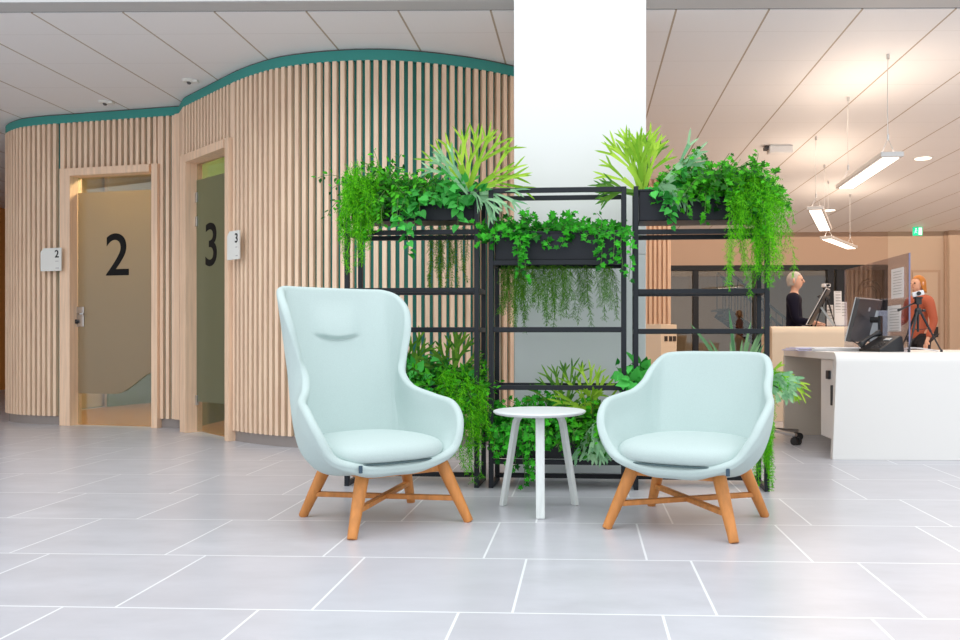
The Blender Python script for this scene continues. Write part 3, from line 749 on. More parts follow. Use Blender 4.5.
# ------------------------------------------------------------ plants
rnd = random.Random(11)
IVY = [(0, 0), (.20, -.16), (.50, -.02), (.34, .20), (.60, .50), (.24, .56), (0, 1.0), (-.24, .56), (-.60, .50), (-.34, .20), (-.50, -.02), (-.20, -.16)]
HEART = [(0, 0), (.20, -.12), (.40, .02), (.45, .30), (.32, .62), (.12, .88), (0, 1.05), (-.12, .88), (-.32, .62), (-.45, .30), (-.40, .02), (-.20, -.12)]
OVAL = [(0, 0), (.2, .2), (.26, .5), (.16, .8), (0, 1), (-.16, .8), (-.26, .5), (-.2, .2)]
def leaf(mb, p, d, n, size, shape, cup=.12, droop=.15):
    d = d.normalized(); n = (n-d*n.dot(d))
    n = n.normalized() if n.length > 1e-4 else d.orthogonal().normalized()
    r = d.cross(n); b = len(mb.v); k = len(shape)
    mb.v.append(tuple(p+(d*.4-n*cup)*size))
    for x, y in shape:
        q = p+(r*x+d*y+n*(abs(x)*.25-droop*y*y))*size; mb.v.append(tuple(q))
    for i in range(k): mb.f.append((b, b+1+i, b+1+(i+1) % k))
def rv(s=1): return Vector((rnd.uniform(-s, s), rnd.uniform(-s, s), rnd.uniform(-s, s)))
def trail_path(p, v, n, step, grav, wob=.15):
    out = [p.copy()]; v = v.normalized()
    for i in range(n):
        v = (v+Vector((0, 0, -grav))+rv(wob)).normalized(); p = p+v*step; out.append(p.copy())
    return out
def trail(mb, st, p, v, n, step, grav, size, shape, wob=.15, dens=1, rad=.0016):
    P = trail_path(p, v, n, step, grav, wob)
    if len(P) > 2: st.tube(P, rad, 4, cap=False)
    for i, q in enumerate(P):
        for _ in range(dens):
            d = (P[min(i+1, len(P)-1)]-P[max(i-1, 0)]).normalized()
            side = d.cross(Vector((0, -1, .4))).normalized()*rnd.choice((-1, 1))
            ld = (side*.9+d*.5+Vector((0, -.35, -.25))+rv(.45)).normalized()
            nn = (Vector((0, -.75, .75))+rv(.45))
            s = size*rnd.uniform(.65, 1.15)*(1-.35*i/len(P))
            pp = q+ld*size*.25; leaf(mb, pp, ld, nn, s, shape)
def feather(mb, p, v, n, step, grav, blen, nd=.010, wob=.1, nw=.0011):
    P = trail_path(p, v, n, step, grav, wob)
    for i in range(len(P)-1):
        a, b = P[i], P[i+1]; d = (b-a).normalized(); r = d.orthogonal().normalized()*nw*1.3
        k = len(mb.v); mb.v += [tuple(a-r), tuple(a+r), tuple(b+r), tuple(b-r)]; mb.f.append((k, k+1, k+2, k+3))
        sd = (d.cross(rv(1))).normalized(); L = blen*(1-.55*i/len(P))*rnd.uniform(.6, 1.1)
        for s in (sd, -sd):
            q = a.copy(); bd = (s*.8+d*.55+Vector((0, 0, -.15))).normalized(); m = max(3, int(L/.008))
            k = len(mb.v); e = q+bd*L; rr = bd.orthogonal().normalized()*nw*.8
            mb.v += [tuple(q-rr), tuple(q+rr), tuple(e)]; mb.f.append((k, k+1, k+2))
            for j in range(1, m+1):
                bp = q+bd*(L*j/m)
                for s2 in (1, -1):
                    nd_ = (bd*.6+bd.cross(sd.cross(d)+rv(.3)).normalized()*s2*.8+rv(.35)).normalized()*nd*rnd.uniform(.7, 1.2)*(1.15-.5*j/m)
                    w2 = nd_.cross(Vector((0, 1, 0))).normalized()*nw if abs(nd_.normalized().y) < .95 else Vector((nw, 0, 0))
                    k = len(mb.v); mb.v += [tuple(bp-w2), tuple(bp+w2), tuple(bp+nd_)]; mb.f.append((k, k+1, k+2))
def ribbon(mb, P, ws, nrm):
    b = len(mb.v)
    for i, q in enumerate(P):
        d = (P[min(i+1, len(P)-1)]-P[max(i-1, 0)]).normalized(); r = d.cross(nrm).normalized()
        n = r.cross(d)
        mb.v += [tuple(q-r*ws[i]+n*ws[i]*.35), tuple(q), tuple(q+r*ws[i]+n*ws[i]*.35)]
    for i in range(len(P)-1):
        a = b+3*i; mb.f += [(a, a+1, a+4, a+3), (a+1, a+2, a+5, a+4)]
def antler(mb, p, d, nrm, L, w0, lvl, droop):
    n = 6; P = []; q = p.copy(); v = d.normalized()
    for i in range(n+1):
        P.append(q.copy()); v = (v+Vector((0, 0, -droop))/n+rv(.03)).normalized(); q = q+v*L/n
    if lvl == 0: ws = [w0*(1-.25*i/n) if i < n-1 else w0*(.5 if i == n-1 else .06) for i in range(n+1)]
    else: ws = [w0*(.45+.75*(i/n)) for i in range(n+1)]
    ribbon(mb, P, ws, nrm)
    if lvl > 0:
        r = v.cross(nrm).normalized(); k = rnd.choice((2, 3)) if lvl > 1 else rnd.choice((2, 2, 3))
        for j in range(k):
            a = (j-(k-1)/2)*(.62 if k == 2 else .48)+rnd.uniform(-.08, .08)
            antler(mb, P[-1]+r*math.sin(a)*w0*.9-v*w0*.5, v*math.cos(a)+r*math.sin(a), nrm, L*rnd.uniform(.5, .8), w0*.70, lvl-1, droop*.8)
def plant(name, label, cat, group, mats, parts):
    o = thing(name, label, cat, (0, 0, 0), 0, group); return o
def finish(o, mb, fol, st=None, nm='foliage', root=None):
    # shift meshes so that the empty stands where the plant roots
    root = root or Vector((0, 0, 0)); o.location = root
    mb.v = [(x-root.x, y-root.y, z-root.z) for x, y, z in mb.v]; mb.build(nm, fol, o, smooth=True)
    if st and st.v:
        st.v = [(x-root.x, y-root.y, z-root.z) for x, y, z in st.v]; st.build('stems', 'ivy_stem', o, smooth=True)
def make_ivy(name, label, cat, s0, s1, z, fol, shape, size, nbush, trails, dd=.13, up=.1, tsize=None, fwd=.9):
    o = thing(name, label, cat); mb, st = MB(), MB()
    for _ in range(nbush):
        s = rnd.uniform(s0, s1); p = SP(s, dd+rnd.uniform(-.08, .09), z-.02)
        v = Vector((rnd.uniform(-.6, .6), rnd.uniform(-fwd, .4), rnd.uniform(.7, 1.3)))
        trail(mb, st, p, v, max(4, int(up*rnd.uniform(.6, 1.35)/.02)), .022, rnd.uniform(.10, .24), size, shape, wob=.2)
    for s, d, n, g in trails:
        trail(mb, st, SP(s, d, z), Vector((rnd.uniform(-.4, .4), -1.0, .5)), n, .022, g, tsize or size*.95, shape, wob=.16)
    finish(o, mb, fol, st, root=SP((s0+s1)/2, dd, z-.03)); return o
def make_feather(name, label, cat, fol, strands, root, grav=.30, blen=.055, nd=.012, nw=.0014, wob=.24):
    o = thing(name, label, cat); mb = MB()
    for p, v, n in strands: feather(mb, p, v, n, .015, grav*rnd.uniform(.6, 1.3), blen, nd, nw=nw, wob=wob)
    finish(o, mb, fol, None, root=root); return o
def make_antler(name, label, cat, fol, p, fronds, w0=.012, scl=1.0):
    o = thing(name, label, cat); mb = MB()
    for d, L, dr in fronds:
        d = Vector(d); nn = (Vector((0, -1, .25))+rv(.25)); nn = nn-d.normalized()*nn.dot(d.normalized())
        antler(mb, p+rv(.015), d, nn.normalized(), L*scl, w0*rnd.uniform(.85, 1.1), 2, dr)
    finish(o, mb, fol, None, 'fronds', root=p); return o
PC = 'plant'
# top of the left shelf
L0 = U[0][0]
def strands(n, sa, sb, da, db, za, zb, vx, n0, n1, vy=-1.0, vz=(.1, .9)):
    return [(SP(rnd.uniform(sa, sb), rnd.uniform(da, db), rnd.uniform(za, zb)), Vector((rnd.uniform(*vx), vy, rnd.uniform(*vz))), rnd.randint(n0, n1)) for _ in range(n)]
make_ivy('leafy_shrub', 'dense small leaved green plant at the left end of the top left planter', PC, L0+.08, L0+.42, 1.60, 'dense', OVAL, .046, 190, [(L0+.03+.03*k, .0, rnd.randint(6, 13), .35) for k in range(12)], up=.22)
make_feather('asparagus_fern', 'bright green feathery fern spilling over the left end of the top left planter', PC, 'feather',
    strands(26, L0+.03, L0+.2, -.02, .1, 1.62, 1.76, (-.5, .3), 8, 20)+strands(20, L0+.02, L0+.15, -.02, .06, 1.56, 1.68, (-.25, .3), 20, 36)+strands(16, L0+.03, L0+.24, -.02, .06, 1.5, 1.62, (-.4, .4), 8, 18), SP(L0+.1, .1, 1.58))
make_ivy('pothos', 'large leaved pothos with variegated leaves in the middle of the top left planter', PC, L0+.30, L0+.66, 1.59, 'pothos', HEART, .064, 52, [(L0+.37, .0, 16, .5), (L0+.39, .0, 11, .5), (L0+.66, .0, 9, .5), (L0+.45, .0, 7, .5), (L0+.33, .0, 10, .5), (L0+.5, .0, 4, .5), (L0+.64, .0, 5, .5)], up=.16, fwd=1.2)
pq = SP(L0+.665, .10, 1.60)
make_antler('staghorn_fern', 'lime green staghorn fern standing at the right end of the top left planter', PC, 'stag_lime', pq, [((-.5, -.1, 1), .12, .1), ((-.25, 0, 1.2), .13, .1), ((.15, 0, 1), .15, .1), ((.35, -.1, 1), .15, .1), ((.8, -.1, .75), .14, .15), ((1, -.2, .45), .14, .2), ((.3, .2, 1), .16, .1), ((0, .3, 1), .12, .1), ((1, 0, .6), .14, .15)], .013, 1.35)
make_antler('staghorn_fern', 'pale grey green staghorn fern arching over the right end of the top left planter', PC, 'stag_pale', pq+Vector((.02, -.06, 0)), [((-.9, -.4, 1.1), .13, .2), ((.9, -.6, .1), .11, .5), ((1, -.3, .3), .13, .4), ((-.6, -.2, 1.1), .14, .2), ((.5, -.9, .2), .09, .8), ((1, -.4, -.1), .1, .5)], .012, 1.2)
make_feather('hanging_fern', 'thin dark green fern strands hanging under the top left planter', PC, 'feather_dark', strands(18, L0+.40, L0+.64, .24, .28, 1.44, 1.47, (-.2, .2), 14, 26, .3, (-1, -.8)), SP(L0+.5, .27, 1.44), blen=.035, nd=.010)
# middle shelf
m0, m1 = U[1]
make_ivy('ivy', 'glossy lobed ivy filling the top planter of the middle shelf', PC, m0-.0, m1-.03, 1.375, 'ivy', IVY, .046, 150, [(m0+.0, -.01, 6, .25), (m0-.03, .0, 5, .2), (m0+.14, -.01, 12, .5), (m0+.17, -.01, 14, .5), (m0+.16, -.01, 9, .5), (m1-.15, 0, 8, .5), (m1-.02, -.01, 18, .22), (m1+.0, -.01, 13, .3), (m1-.06, -.02, 10, .4), (m1-.1, -.01, 11, .4)], up=.14, fwd=1.0)
make_feather('hanging_fern', 'curtain of feathery fern strands hanging under the middle planter', PC, 'feather_dark', strands(62, m0+.05, m1-.06, .05, .22, 1.21, 1.228, (-.4, .4), 12, 25, 0, (-1, -.7)), SP((m0+m1)/2, .13, 1.22), blen=.05, nd=.011, wob=.22)
# right shelf top
r0, r1 = U[2]
pq = SP(r0+.05, .12, 1.60)
make_antler('staghorn_fern', 'tall lime staghorn fern at the left end of the top right planter', PC, 'stag_lime', pq, [((-.25, 0, 1), .15, .05), ((0, -.1, 1.1), .16, .05), ((.15, .1, 1), .15, .08), ((-.5, -.1, .9), .14, .1), ((.3, -.1, 1), .12, .1), ((-.8, 0, .8), .13, .15), ((-.1, .2, 1), .17, .05), ((.05, .1, 1.1), .15, .05), ((-.35, .1, 1), .15, .1), ((-.15, -.1, 1.1), .15, .1)], .015, 1.2)
make_antler('staghorn_fern', 'dark green staghorn fern lying out to the left of the top right planter', PC, 'stag_dark', pq+Vector((0, -.02, 0)), [((-1, -.1, .25), .13, .2), ((-1, .1, .4), .12, .2), ((.15, .2, 1), .17, .05), ((-.8, -.2, .2), .10, .1)], .012, 1.1)
make_antler('staghorn_fern', 'pale silvery staghorn fern drooping over the front of the top right planter', PC, 'stag_pale', pq+Vector((.08, -.08, .02)), [((.9, -.6, .35), .09, .9), ((.3, -.9, .4), .07, 1.0), ((1, -.3, .3), .1, .5), ((1, -.2, 1), .13, .3), ((.6, -.8, .3), .08, 1.1), ((.9, .1, 1.1), .15, .2), ((.9, .1, .8), .15, .2)], .014, 1.15)
make_ivy('pothos', 'pothos trailing over the front of the top right planter beside the silvery staghorn', PC, r0+.13, r0+.34, 1.59, 'pothos', HEART, .056, 26, [(r0+.17, 0, 8, .5), (r0+.20, 0, 10, .5)], up=.13)
make_ivy('leafy_shrub', 'dense small leaved green plant along the middle of the top right planter', PC, r0+.24, r1-.04, 1.60, 'dense', IVY, .044, 210, [(r0+.36, .0, 8, .5), (r0+.39, .0, 10, .5)]+[(r0+.5+.025*k, .0, rnd.randint(6, 15), .4) for k in range(8)], up=.22)
make_feather('asparagus_fern', 'bright feathery fern cascading over the right end of the top right planter', PC, 'feather',
    strands(24, r0+.5, r1-.02, -.02, .12, 1.60, 1.72, (-.4, .5), 8, 20)+strands(32, r0+.53, r1+.0, -.03, .08, 1.52, 1.66, (-.3, .3), 20, 38)+strands(16, r1-.05, r1+.03, -.03, .2, 1.42, 1.62, (-.1, .3), 14, 30), SP(r1-.12, .1, 1.58))
# lower planters: left
ls = U[0][1]
make_ivy('pothos', 'broad leaved pothos in the low left planter behind the wing armchair', PC, L0+.22, L0+.55, .52, 'pothos', HEART, .07, 46, [(L0+.35, .0, 6, .5)], up=.17)
make_ivy('leafy_shrub', 'dense dark leafy plant at the right end of the low left planter', PC, L0+.40, ls-.02, .53, 'dense', OVAL, .046, 170, [(ls-.04-.03*k, .0, rnd.randint(7, 16), .4) for k in range(10)], up=.16)
for k, (s, lb) in enumerate(((L0+.36, 'olive green spiky fern beside the back of the wing armchair'), (L0+.58, 'olive green spiky fern rising at the right of the low left planter'))):
    make_antler('staghorn_fern', lb, PC, 'stag_dark', SP(s, .1, .62), [((-.5, -.1, 1), .09, .1), ((0, 0, 1), .11, .1), ((.4, -.1, 1), .11, .1), ((.8, 0, .6), .09, .2), ((-.9, 0, .5), .09, .2), ((.2, -.3, 1), .09, .2), ((-.2, -.3, .8), .09, .2)], .013, 1.15)
make_feather('asparagus_fern', 'bright feathery fern hanging from the low left planter beside the wing armchair', PC, 'feather',
    strands(20, ls-.22, ls+.02, -.02, .1, .52, .64, (-.3, .4), 6, 18)+strands(34, ls-.20, ls+.02, -.03, .06, .44, .58, (-.2, .3), 12, 32), SP(ls-.1, .08, .52))
# lower middle
make_ivy('ivy', 'ivy covering and trailing from the left half of the lowest middle planter', PC, m0, m0+.42, .305, 'ivy', IVY, .046, 170, [(m0+.09, .0, 9, .5), (m0+.19, -.02, 14, .5), (m0+.22, -.02, 13, .5), (m0+.20, -.01, 10, .5), (m0+.3, 0, 5, .5), (m0+.03, 0, 8, .5), (m0+.07, 0, 7, .5)], up=.19)
make_ivy('leafy_shrub', 'mid green leafy plant in the right half of the lowest middle planter', PC, m0+.34, m1-.02, .31, 'dense', OVAL, .048, 190, [(m1-.25, .0, 6, .5), (m1-.2, 0, 7, .5), (m1-.3, 0, 5, .5)], up=.18)
make_antler('staghorn_fern', 'dark spiky fern rising behind the middle of the white table', PC, 'stag_dark', SP(m0+.40, .18, .40), [((-.5, 0, 1), .11, .1), ((-.15, 0, 1), .13, .05), ((.2, 0, 1), .13, .05), ((.5, 0, 1), .11, .1), ((.8, 0, .7), .1, .2), ((-.8, 0, .7), .1, .2)], .010, 1.15)
make_antler('staghorn_fern', 'light olive fern at the right end of the lowest middle planter', PC, 'stag_lime', SP(m1-.20, .08, .40), [((-.4, -.1, 1), .11, .1), ((0, 0, 1), .13, .1), ((.4, -.1, 1), .11, .1), ((-.8, -.2, .6), .1, .3), ((.8, -.2, .6), .09, .3), ((.1, -.5, .9), .09, .3), ((-.2, -.6, .7), .09, .5)], .013, 1.15)
make_antler('staghorn_fern', 'pale staghorn fern drooping from the lowest middle planter toward the floor', PC, 'stag_pale', SP(m1-.17, -.01, .36), [((-.45, -.3, -.6), .12, .5), ((0, -.4, -.7), .12, .5), ((.35, -.3, -.5), .10, .6), ((.15, -.3, -.8), .12, .4), ((-.1, -.5, -.5), .10, .5)], .018)
# lower right
make_ivy('pothos', 'glossy pothos at the left end of the low right planter beside the tub armchair', PC, r0-.0, r0+.22, .52, 'pothos', HEART, .085, 46, [(r0+.04, 0, 6, .5), (r0+.1, 0, 6, .5)], up=.19)
make_ivy('leafy_shrub', 'leafy green plant behind the back of the tub armchair in the low right planter', PC, r0+.2, r1-.06, .52, 'dense', OVAL, .045, 90, [], up=.14)
o = thing('strap_leaf_plant', 'grey green strap leaved plant standing above the back of the tub armchair', PC); mb = MB()
pq = SP(r0+.56, .1, .52)
for k in range(17):
    a = rnd.uniform(-.34, .26); L = rnd.uniform(.24, .46); v = Vector((a, rnd.uniform(-.25, .25), 1)).normalized(); q = pq+Vector((a*.12, rnd.uniform(-.03, .03), 0)); P = []
    for i in range(9): P.append(q.copy()); v = (v+Vector((a*.12, 0, -.05))).normalized(); q = q+v*L/8
    ribbon(mb, P, [.004+.005*math.sin(PI*min(1, (i+.6)/8.5)) if i < 8 else .0006 for i in range(9)], Vector((0, -1, .1)))
finish(o, mb, 'strap_grey', None, 'leaves', root=pq)
make_antler('staghorn_fern', 'pale green staghorn fern spreading right from the low right planter', PC, 'stag_pale', SP(r1-.03, -.02, .58), [((.9, -.2, .35), .10, .5), ((1, -.1, .1), .09, .5), ((.7, -.4, .0), .09, .5), ((1, 0, .6), .08, .4), ((.3, -.5, .6), .08, .6), ((.6, -.5, -.3), .07, .4)], .018)
make_antler('staghorn_fern', 'lime fern fronds spreading beyond the right post of the right shelf', PC, 'stag_lime', SP(r1-.03, .04, .58), [((1, 0, .5), .10, .5), ((1, .1, .3), .13, .5), ((.9, -.2, .1), .12, .5), ((.6, 0, .8), .07, .4)], .011)
make_feather('asparagus_fern', 'bright feathery fern hanging down the right post beside the tub armchair', PC, 'feather', strands(12, r1-.03, r1+.03, -.03, .1, .56, .64, (-.1, .3), 6, 12, -.4)+strands(32, r1-.05, r1+.015, -.03, .1, .44, .58, (-.15, .08), 14, 34, -.25, (-.2, .1)), SP(r1-.06, .06, .52), blen=.036, wob=.13)

# ------------------------------------------------------------ reception desks
def DP(x, y, z=0):     # desk frame: x across, y deep, origin at the near left foot
    return (x, y, z)
dk = thing('reception_desk', 'large white reception desk with rounded front edge at the right', 'desk', (1.905, 5.53, 0), YAW)
DW = 2.6; TZ = .722; DD = 1.5; TH = .05
def waterfall(r, front, n=8):     # profile in y-z of the folded slab, outer then inner
    out = [(front[0], 0)]
    return out
pr = [(0.0, 0.0)]+[( .03*t, (TZ-.09)*t) for t in (.5, 1)]
rr = .075
outer = [(0, 0), (.03, TZ-rr)]+[(.03+rr-rr*math.cos(a), TZ-rr+rr*math.sin(a)) for a in [PI/2*k/8 for k in range(1, 9)]]+[(DD, TZ)]
ri = .03
inner = [(DD, TZ-TH), (.03+TH+ri, TZ-TH)]+[(.03+TH+ri-ri*math.sin(a), TZ-TH-ri+ri*math.cos(a)) for a in [PI/2*k/6 for k in range(1, 7)]]+[(TH, 0)]
P = outer+inner
mb = MB(); n = len(P)
mb.v = [(.035 if z > .5 else .035*z/.5*1.0, y, z) for y, z in P]+[(DW, y, z) for y, z in P]
mb.f = [tuple(range(n)), tuple(range(n, 2*n))[::-1]]+[(i, n+i, n+(i+1) % n, (i+1) % n) for i in range(n)]
o_ = mb.build('folded_top', 'desk_white', dk, fixn=True, bevel=.003)
MB().box((DW/2, DD-.02, (TZ-TH)/2), (DW-.06, .04, TZ-TH)).build('back_panel', 'desk_side', dk, bevel=.002)
MB().box((.035+DW/2-.02, DD/2, TZ-TH-.002), (DW-.1, DD-.15, .004)).build('underside_panel', 'desk_side', dk)
dw = MB().box((.06+.19, .33, .39), (.38, .30, .555)).build('drawer_pedestal', 'desk_white', dk, bevel=.003)
MB().box((.055, .27, .56), (.03, .06, .06)).build('lock', 'black_plastic', dw, bevel=.004)
MB().box((.055, .20, .42), (.02, .018, .14)).build('drawer_handle', 'dark_grey', dw, bevel=.004)
cc = thing('reception_counter', 'cream reception counter with rounded top edge behind the white desk', 'counter', (GX(772, 8.2), 8.2, 0))
cc.location = (( 772-549)/823*8.15, 8.15, 0); cc.rotation_euler.z = YAW
TZ2 = .94; CW_ = 1.15
outer = [(0, 0), (.0, TZ2-.07)]+[(.07-.07*math.cos(a), TZ2-.07+.07*math.sin(a)) for a in [PI/2*k/8 for k in range(1, 9)]]+[(.75, TZ2)]
inner = [(.75, TZ2-.05), (.05, TZ2-.05), (.05, 0)]
P = outer+inner; n = len(P); mb = MB(); mb.v = [(0, y, z) for y, z in P]+[(CW_, y, z) for y, z in P]
mb.f = [tuple(range(n)), tuple(range(n, 2*n))[::-1]]+[(i, n+i, n+(i+1) % n, (i+1) % n) for i in range(n)]
mb.build('folded_top', 'cream', cc, fixn=True, bevel=.003)
MB().box((.03, .42, (TZ2-.05)/2), (.04, .62, TZ2-.05)).build('side_panel', 'cream', cc)
MB().box((CW_-.03, .42, (TZ2-.05)/2), (.04, .62, TZ2-.05)).build('side_panel', 'cream', cc)

def DK(px, Y, z=TZ): return Vector(((px-549)/823*Y, Y, z))
# office chair base under the desk end
c = Vector((1.72, 6.55, 0))
oc = thing('office_stool', 'office stool on a chrome star base with black castors left of the white desk', 'stool', c, .25)
for k in range(5):
    a = 2*PI*k/5+.05; d = Vector((math.cos(a), math.sin(a), 0))
    lg = MB().bar(d*.03+Vector((0, 0, .10)), d*.30+Vector((0, 0, .075)), .035, .025).build('base_arm', 'steel', oc, bevel=.006)
    for s in (-1, 1):
        t = Vector((-d.y, d.x, 0))*s*.02; MB().tube([d*.30+t*.3+Vector((0, 0, .03)), d*.30+t*1.6+Vector((0, 0, .03))], .03, 16).build('caster', 'black_plastic', oc, smooth=False)
MB().tube([(0, 0, .07), (0, 0, .42)], .025, 14).build('gas_lift', 'black_plastic', oc)
MB().lathe([(.10, .42), (.19, .425), (.205, .445), (.205, .47), (.19, .49), (.1, .497), (.01, .498)], 30).build('seat', 'black_plastic', oc, smooth=True)
# papers
for k, (px, Y, dx, an, m, lb) in enumerate(((811, 6.5, .0, .1, 'lilac_paper', 'lilac sheets of paper at the left end of the white desk'), (836, 6.15, .0, -.3, 'paper', 'white sheets of paper lying in front of the monitor'))):
    p = DK(px, Y); o = thing('paper_stack', lb, 'papers', p, an, 'papers on the white desk')
    for j in range(4):
        MB().box((rnd.uniform(-.03, .03), rnd.uniform(-.03, .03), .004+.007*j), (.34, .24, .0068), Matrix.Rotation(rnd.uniform(-.2, .2), 3, 'Z')).build('sheet', m if j % 2 == 0 else 'paper', o)
# monitors
def monitor(loc, rz, tilt, label, wd=.50, ht=.31):
    o = thing('monitor', label, 'monitor', loc, rz)     # screen faces local -y
    hz = .07+ht/2+.0
    hd_ = bpy.data.objects.new('display', None); COL.objects.link(hd_); hd_.parent = o; hd_.location = (0, -.03, hz); hd_.rotation_euler = (tilt, 0, 0)
    MB().box((0, .012, 0), (wd, .03, ht)).build('back_housing', 'dark_grey', hd_, bevel=.004)
    MB().box((0, -.006, 0), (wd+.006, .008, ht+.006)).build('bezel', 'silver', hd_, bevel=.002)
    MB().box((0, -.011, 0), (wd-.02, .003, ht-.02)).build('screen', 'screen', hd_)
    MB().box((.0, .0285, ht*.27), (.03, .002, .03)).build('logo', 'silver', hd_)
    MB().tube([(0, .03, hz), (0, .09, hz)], .022, 12).build('mount', 'black_plastic', o)
    MB().box((0, .10, hz/2+.02), (.05, .02, hz+.02)).build('stand', 'black_plastic', o, bevel=.004)
    MB().box((0, .06, .006), (.22, .18, .012)).build('foot', 'black_plastic', o, bevel=.005)
    return o
monitor(DK(867, 6.25), math.radians(-132), math.radians(-14), 'black computer monitor turned away on the white desk', .46, .33)
# desk phone
ph = thing('desk_phone', 'black office telephone with handset on the white desk', 'telephone', DK(882, 5.85), math.radians(-72))
wedge = [(-.10, .0), (.10, .0), (.10, .012), (.045, .115), (.02, .12), (-.10, .022)]
Rw = Matrix(((0, 0, 1), (-1, 0, 0), (0, 1, 0)))
wedge = [(-.11, 0), (.10, 0), (.085, .105), (.07, .115), (-.11, .018)]
mb = MB(); n = len(wedge); mb.v = [(x, y, z) for x in (-.11, .11) for y, z in wedge]
mb.f = [tuple(range(n)), tuple(range(n, 2*n))[::-1]]+[(i, n+i, n+(i+1) % n, (i+1) % n) for i in range(n)]
mb.build('phone_body', 'black_plastic', ph, fixn=True, bevel=.006)
sl = math.atan2(.097, .18); Rx = Matrix.Rotation(sl, 3, 'X')
def on(x, t, h): return Vector((x, -.11, .018))+Rx @ Vector((0, t, h))
MB().box(on(.045, .14, .004), (.06, .03, .008), Rx).build('display', 'silver', ph, bevel=.002)
for r in range(4):
    for q in range(3): MB().box(on(.015+.028*q, .025+.02*r, .003), (.018, .012, .006), Rx).build('key', 'dark_grey', ph)
hs = [on(-.075, .0+.19*t, .03+.012*math.sin(PI*t)) for t in [k/8 for k in range(9)]]
MB().tube(hs, [.024, .022, .015, .013, .013, .013, .015, .022, .024], 12).build('handset', 'black_plastic', ph, smooth=True)
cb_ = MB(); q0 = DK(900, 5.85, TZ+.006); q1 = DK(938, 5.75, TZ+.006)
cb_.tube([q0+(q1-q0)*t+Vector((0, .10*math.sin(PI*t), .02*math.sin(PI*t))) for t in [k/12 for k in range(13)]], .005, 8)
tag(cb_.build('white_cable', 'paper', smooth=True), 'white cable curving behind the tripod on the white desk', 'cable')
cb2 = MB(); q0 = DK(852, 6.1, TZ+.005); q1 = DK(868, 5.95, TZ+.005)
cb2.tube([q0+(q1-q0)*t+Vector((0, -.05*math.sin(PI*t), .07*(1-t)*math.cos(t*1.5))) for t in [k/10 for k in range(11)]], .004, 8)
tag(cb2.build('black_cable', 'black_plastic', smooth=True), 'black cable dropping behind the monitor on the white desk', 'cable')
# tripods
def tripod(loc, rz, hgt, spread, label, camera=True, group='small tripods on the reception desks'):
    o = thing('tripod', label, 'tripod', loc, rz, group)
    hub = hgt*.70
    for k, a in enumerate((-.25, 2.0, 3.9)):
        d = Vector((math.cos(a), math.sin(a), 0)); b = d*spread; a0 = d*.015+Vector((0, 0, hub))
        lg = MB().tube([a0, a0+(b-a0)*.5], .0085, 8).tube([a0+(b-a0)*.48, b+Vector((0, 0, .006))], .0055, 8).build('leg', 'black_plastic', o)
        MB().lathe([(.009, 0), (.009, .012), (.005, .018)], 10, (b.x, b.y, 0)).build('foot', 'black_plastic', lg)
        MB().bar(Vector((0, 0, hub*.55)), a0+(b-a0)*.42, .005, .004).build('brace', 'black_plastic', o)
    MB().tube([(0, 0, hub*.5), (0, 0, hgt*.86)], .008, 10).build('centre_column', 'black_plastic', o)
    MB().lathe([(.02, 0), (.024, .01), (.024, .03), (.018, .045)], 14, (0, 0, hub-.02)).build('hub', 'black_plastic', o)
    hh = MB(); hh.box((0, 0, hgt*.88), (.04, .035, .045)); hh.box((0, 0, hgt*.94), (.05, .045, .014)); hh.build('pan_head', 'black_plastic', o, bevel=.004)
    MB().tube([(-.01, 0, hgt*.87), (-.11, -.03, hgt*.76), (-.155, -.04, hgt*.72)], [.005, .005, .010], 8).build('pan_handle', 'black_plastic', o, smooth=True)
    MB().tube([(.03, 0, hgt*.72), (.05, 0, hgt*.72)], .009, 8).build('knob', 'black_plastic', o)
    return o
tp = DK(918, 5.72); tripod(tp, 0, .40, .15, 'black tripod standing on the front edge of the white desk')
cm = thing('small_camera', 'small silver and black camera on the tripod nearest the front', 'camera', tp+Vector((.0, 0, .385)), -.3)
MB().box((0, 0, .02), (.075, .05, .034), Matrix.Rotation(-.25, 3, 'Y')).build('camera_body', 'paper', cm, bevel=.006)
MB().tube([(0, -.02, .02), (0, -.05, .02)], .014, 14).build('lens', 'black_plastic', cm)
tp2 = Vector(((826-549)/823*8.45, 8.45, TZ2)); tripod(tp2, .5, .42, .11, 'black tripod on the cream counter in front of the grey haired person')
cm = thing('small_camera', 'small silver and black camera on the tripod of the cream counter', 'camera', tp2+Vector((0, 0, .405)), .3)
MB().box((0, 0, .02), (.08, .05, .034)).build('camera_body', 'paper', cm, bevel=.006); MB().tube([(0, -.02, .02), (0, -.05, .02)], .014, 14).build('lens', 'black_plastic', cm)
tl = Vector(((819-549)/823*8.4, 8.40, TZ2))
tt = thing('tablet_screen', 'slanted touch screen with white edge beside the grey haired person', 'screen', tl, math.radians(-116))
Rt = Matrix.Rotation(math.radians(-28), 3, 'X')
MB().box((0, 0, .20), (.26, .014, .40), Rt).build('display_panel', 'black_plastic', tt, bevel=.004)
MB().box(Vector((0, 0, .20))+Rt @ Vector((0, -.010, 0)), (.28, .006, .42), Rt).build('bezel', 'paper', tt, bevel=.002)
MB().bar((0, .02, .2), (0, .15, .01), .03, .02).build('stand', 'steel', tt)
